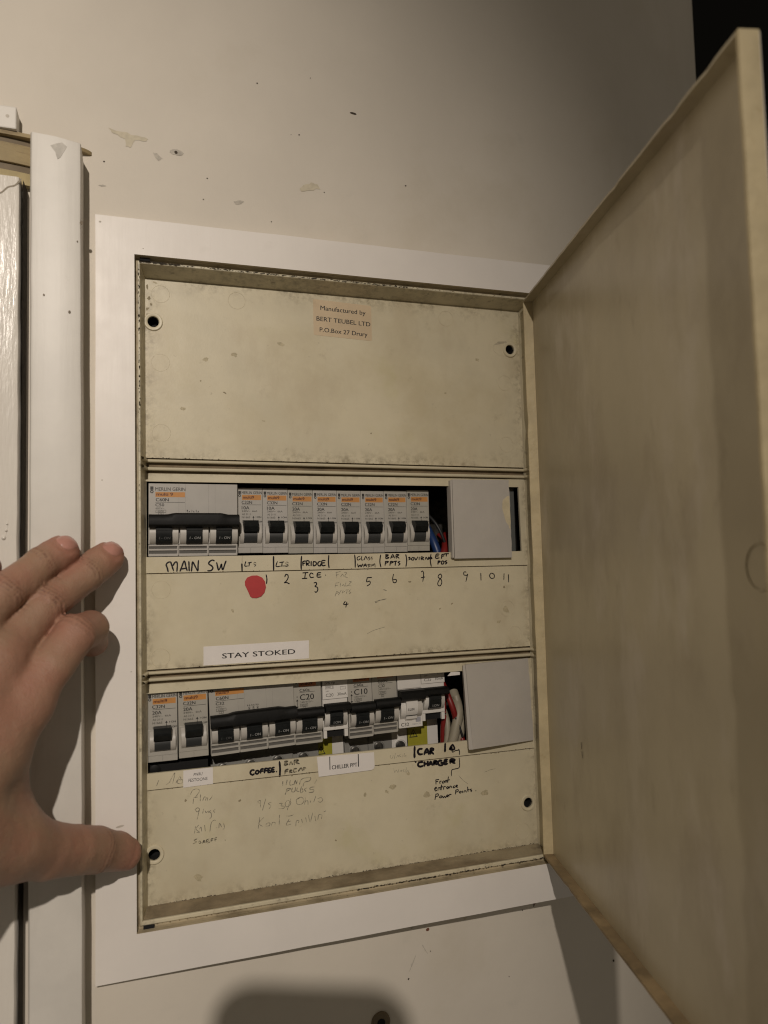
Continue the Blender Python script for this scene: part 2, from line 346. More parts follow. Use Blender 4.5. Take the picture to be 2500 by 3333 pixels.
# oval plug hole near the bottom edge
hx, hz = 146, -476.5
bb = B(); yy = wall_y(hx)
bb.disc(hx, hz, [(6.2, yy + .3), (6.2, yy - 1.2), (5.2, yy - 2.0), (3.0, yy - 1.8)], 28)
plug = tag(bb.build('wall_plug', 'brown2', smooth=40), 'small dark round plug on the wall inside the phone shadow at the bottom edge', 'wall plug')
B().disc(hx, hz, [(2.6, yy - 1.7), (2.6, yy - 2.1)], 20).build('plug_hole', 'black', plug)

# ---------------------------------------------------------------- white painted surround of the switchboard
OW, OH = 267.5, 390.5
b = B()
def lumpy(p, q, k, a): return [(p[0] + (q[0] - p[0]) * i / k + random.uniform(-a, a), p[1] + (q[1] - p[1]) * i / k + random.uniform(-a, a)) for i in range(k)]
fr = thing('wooden_surround', 'flat white painted wooden surround framing the open switchboard', 'surround', (0, 0, 0))
outer = lumpy((-21.6, 21.8), (290, 21.6), 20, .12) + lumpy((290, 21.6), (290, -414.5), 16, .12) + lumpy((290, -414.5), (-21.6, -414.5), 16, .08) + lumpy((-21.6, -414.5), (-21.6, 21.8), 20, .12)
hole = [(0, 0), (OW, 0), (OW, -OH), (0, -OH)]
b.plate(outer, [hole], 0, .05)
b.build('frame_board', 'white', fr)
# side walls of the board: deeper, down to the wall
for l, dy, mm_ in ((outer, 26, 'whiteh'), (hole, 5.1, 'ledge')):
    b = B(); m_ = len(l); b.add([(x, .055, z) for x, z in l] + [(x, dy, z) for x, z in l], [(i, (i + 1) % m_, m_ + (i + 1) % m_, m_ + i) for i in range(m_)])
    b.build('frame_edge', mm_, fr)
bb = B(); bb.plate(oval(-8.8, -330.5, 2.3, .6, .15), [], -.06, 0); bb.build('scuff_mark', 'chipg', fr)
for i, (x, z, r) in enumerate([(-2.5, -245, .4), (-19, 17.5, .7), (-18, -135, .5), (5, 4, .4)]):
    B().plate(oval(x, z, r, r * .8), [], -.06, 0).build('pin_mark', 'chipg', fr)

# ---------------------------------------------------------------- switchboard body
sb_ = thing('switchboard', 'cream metal switchboard in the white surround, two breaker rows, door swung open', 'switchboard', (0, 0, 0))
def loops(name, L, m, smooth=None):
    b = B(); vs = []
    for (x0, x1, z0, z1, y) in L: vs += [(x0, y, z0), (x1, y, z0), (x1, y, z1), (x0, y, z1)]
    # subdivide long edges a little for clean shading
    b.add(vs, [(i * 4 + k, i * 4 + (k + 1) % 4, (i + 1) * 4 + (k + 1) % 4, (i + 1) * 4 + k) for i in range(len(L) - 1) for k in range(4)])
    return b.build(name, m, sb_, smooth=smooth)
loops('outer_channel', [(.1, 267.45, -.1, -390.4, 2.8), (.5, 267.3, -.5, -390.1, 5.2), (1.75, 267, -1.9, -388.3, 5.25)], 'ledge')
loops('cabinet_rim', [(1.7, 266.9, -2.0, -388.4, 6), (1.7, 266.9, -2.0, -388.4, 4.3), (2.0, 266.7, -2.3, -388.0, 4.0), (2.9, 266.3, -3.3, -386.5, 4.0), (3.2, 266.1, -3.6, -386.1, 4.4), (6.0, 264.3, -7.1, -384.2, 17.9), (6.4, 264.0, -7.4, -383.9, 18.6)], 'rim')
# mould growing along the top joint, left channel and bottom ledge
def grime(name, x0, x1, z0, z1, y, n_, seed, r0=.4, r1=1.1, dens=1.0, m='mold_gap_shade'):
    rnd = random.Random(seed); b = B()
    for i in range(n_):
        t = rnd.random(); x = x0 + (x1 - x0) * t; z = z0 + (z1 - z0) * t
        r = rnd.uniform(r0, r1); k = rnd.uniform(1, 3.2)
        horiz = abs(x1 - x0) > abs(z1 - z0)
        b.add([(px, y - rnd.uniform(.02, .06), pz) for px, pz in oval(x + (0 if horiz else rnd.gauss(0, .25)), z + (rnd.gauss(0, .25) if horiz else 0), r * (k if horiz else 1) * .5, r * (1 if horiz else k) * .5, 0, 7)], [tuple(range(7))])
    o = b.build(name, m, sb_); o['kind'] = 'stuff'; return o
grime('mould_mark', 6, 175, -2.6, -2.8, 3.95, 300, 5, .15, .65)
grime('mould_mark', 3, 26, -2.4, -2.6, 3.9, 70, 31, .3, 1.1)

grime('mould_mark', 120, 262, -2.6, -2.9, 3.95, 60, 25, .15, .5, m='edge')
grime('mould_mark', 2.4, 2.5, -5, -90, 3.93, 60, 6, .2, .75)
grime('mould_mark', 2.4, 2.5, -90, -180, 3.93, 22, 26, .15, .5, m='edge')
grime('mould_mark', 8, 262, -388.3, -388.2, 4.1, 260, 7, .12, .5, m='edge')
grime('mould_mark', 130, 262, -388.2, -388.1, 3.9, 170, 8, .2, .85)
for x, z in ((5.5, -1.35), (6, -389.3)):
    B().box(x - 2.5, x + 3.5, 3.2, 9, z - .9, z + .9, .2).build('latch_slot', 'black', sb_)

PY = 18.0
B().add([(3.4, 5.0, -385.7), (266, 5.0, -385.7), (264.2, 17.9, -383.9), (6.2, 17.9, -383.9)], [(0, 1, 2, 3)]).build('dusty_ledge', 'dust', sb_)
HOLES = {'top': [(10.8, -34.5), (256.1, -36.1)], 'bottom': [(9.8, -355.0), (257.5, -355.4)]}
def circ(x, z, r, n_=28): return [(x + r * math.cos(2 * math.pi * i / n_), z + r * math.sin(2 * math.pi * i / n_)) for i in range(n_)]
def panel(name, zl0, zr0, zl1, zr1, m, holes=(), y=PY, x0=6.1, x1=263.8, label=None):
    b = B(); outer = [(x0, zl0), (x1, zr0), (x1, zr1), (x0, zl1)]
    b.plate(outer, holes, y, y + 1.6)
    return b.build(name, m, sb_, label=label)
YW = [(20, .60, .8, (.50, .46, .22), None, .4)]
top = panel('cover_panel', -7.3, -7.3, -119.1, -121.4, cream('cream_top', (6, 264, -121, -7), 16, YW), [circ(x, z, 3.3) for x, z in HOLES['top']], label='blank upper cream panel with mould stains and a maker label')
mid = panel('cover_panel', -189.9, -191.6, -247.0, -248.1, cream('cream_mid', (6, 264, -248, None), 9), label='middle cream panel with handwritten circuit numbers and a red sticker')
bot = panel('cover_panel', -318.0, -319.2, -384.1, -383.8, cream('cream_bottom', (6, 264, -384.5, None), 11, YW), [circ(x, z, 3.3) for x, z in HOLES['bottom']], label='bottom cream panel with faded pencil and marker notes')
W1 = [(5.6, -133.6), (259.0, -135.5), (259.8, -181.1), (5.6, -179.6)]
W2 = [(5.4, -261.0), (258.5, -262.0), (259, -308.9), (5.4, -307.9)]
def strip(name, zl0, zr0, zl1, zr1, win, m, label):
    b = B(); b.plate([(4.9, zl0), (264.2, zr0), (264.2, zr1), (4.9, zl1)], [win], PY - .25, PY + 1.5); return b.build(name, m, sb_, label=label)
s1 = strip('window_strip', -128.7, -130.0, -189.3, -191.0, W1, cream('cream_strip1', (5, 264, None, -128), 5), 'cream strip around the upper breaker window with handwriting below it')
s2 = strip('window_strip', -255.6, -256.6, -317.4, -318.6, W2, cream('cream_strip2', (5, 264, None, -255), 5), 'cream strip around the lower breaker window with handwriting below it')
# dark joint lines behind the panel gaps
B().box(3, 266, PY + 1.0, PY + 1.4, -193, -188).box(3, 266, PY + 1.0, PY + 1.4, -321, -316).box(3, 266, PY + 1.7, PY + 2.2, -131, -118).box(3, 266, PY + 1.7, PY + 2.2, -257, -246.5).build('joint_backing', 'edge', sb_)
# stepped mouldings between the panels, returning forward along the cabinet sides
def moulding(zl, zr, h):
    b = B(); prof = [(0, h / 2), (-1.6, h / 2 - .15), (-2.2, h / 2 - .6), (-2.2, -h / 2 + .5), (-1.7, -h / 2 + .1), (0, -h / 2)]
    path = [(2.7, 4.6, zl), (5.4, 17.0, zl), (6.6, 18.2, zl), (263.0, 18.2, zr), (264.6, 17.0, zr), (266.2, 4.8, zr)]
    dirs = [(-1.0, .12), (-.9, .3), (-.25, .95), (.25, .95), (.9, .3), (1.0, .12)]   # outward from the cabinet interior
    vs = []
    for (x, y, z), (dx, dy) in zip(path, dirs):
        for a, c in prof: vs.append((x + dx * a, y + dy * a, z + c))
    m_ = len(prof); b.add(vs, [(i * m_ + j, i * m_ + (j + 1) % m_, (i + 1) * m_ + (j + 1) % m_, (i + 1) * m_ + j) for i in range(len(path) - 1) for j in range(m_)])
    b.build('ridge_moulding', PLAIN, sb_, smooth=50)
moulding(-121.0, -123.4, 2.1); moulding(-125.9, -128.2, 2.3); moulding(-248.9, -250.1, 1.9); moulding(-252.9, -254.1, 2.1)
grime('mould_mark', 8, 120, -119.2, -120.4, PY - .02, 60, 11, .2, .55); grime('mould_mark', 8, 262, -247.4, -248.4, PY - .02, 150, 12, .2, .5); grime('mould_mark', 120, 262, -120.4, -121.6, PY - .02, 30, 14, .15, .4)
grime('mould_mark', 6.5, 262, -189.5, -191.1, PY - .3, 60, 15, .15, .35, m='edge'); grime('mould_mark', 6.5, 262, -317.6, -318.8, PY - .3, 110, 16, .2, .5, m='edge')
grime('mould_mark', 7, 262, -384.1, -383.9, PY - .02, 520, 13, .15, .55)
# screw bosses
boss = B().disc(0, 0, [(5.6, .05), (5.6, -.5), (5.2, -.95), (4.2, -1.0), (3.5, -.7), (3.3, .1), (3.3, .5)], 32, caps=False)
well = B().disc(0, 0, [(3.3, .4), (3.25, 7.5), (.05, 7.5)], 24, caps=False)
first = None
for k_, par in (('top', top), ('bottom', bot)):
    for x, z in HOLES[k_]:
        if first is None:
            first = boss.build('screw_boss', PLAIN, par, smooth=35); w0 = well.build('screw_well', 'black', first); first.location = Vector((x, PY, z)) * S
        else:
            o = part_copy(first, par, (x, PY, z)); part_copy(w0, o)
ring0 = None
for par, L in ((top, [(15.2, -16.5), (62, -16.7), (14.9, -59.8), (15.2, -103.7), (250.9, -105.1), (251, -60.7), (207, -17)]), (mid, [(14.5, -199.5), (13.9, -240.2), (247, -221), (252, -239)]), (bot, [(252.6, -374)])):
    for x, z in L:
        if ring0 is None: ring0 = B().ring(0, 0, 5.4, .13, 0).build('moulded_ring', PLAIN, par, smooth=60); ring0.location = Vector((x, PY, z)) * S
        else: part_copy(ring0, par, (x, PY - random.uniform(-.02, .06), z))
B().plate(oval(251.5, -35.6, 9, 5.6), [circ(256.1, -36.1, 5.5, 16)], PY - .12, PY).build('repair_patch', mat('patch', (.46, .41, .30), .7, (300, .2)), top)
# unlit interior of the cabinet
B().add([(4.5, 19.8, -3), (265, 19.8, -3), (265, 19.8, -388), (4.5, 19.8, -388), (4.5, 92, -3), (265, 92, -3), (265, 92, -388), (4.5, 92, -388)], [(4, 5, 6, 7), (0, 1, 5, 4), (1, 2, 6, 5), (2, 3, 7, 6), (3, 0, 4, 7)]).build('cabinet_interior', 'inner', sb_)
B().box(8, 262, 74, 80, -172, -140).box(8, 262, 74, 80, -298, -268).build('mounting_rail', 'screw', sb_)
B().box(253.5, 258.6, 24, 60, -215, -110, .4).box(247.5, 250, 40, 70, -215, -110, .4).build('inner_bracket', mat('bracket', (.10, .105, .10), .5), sb_)

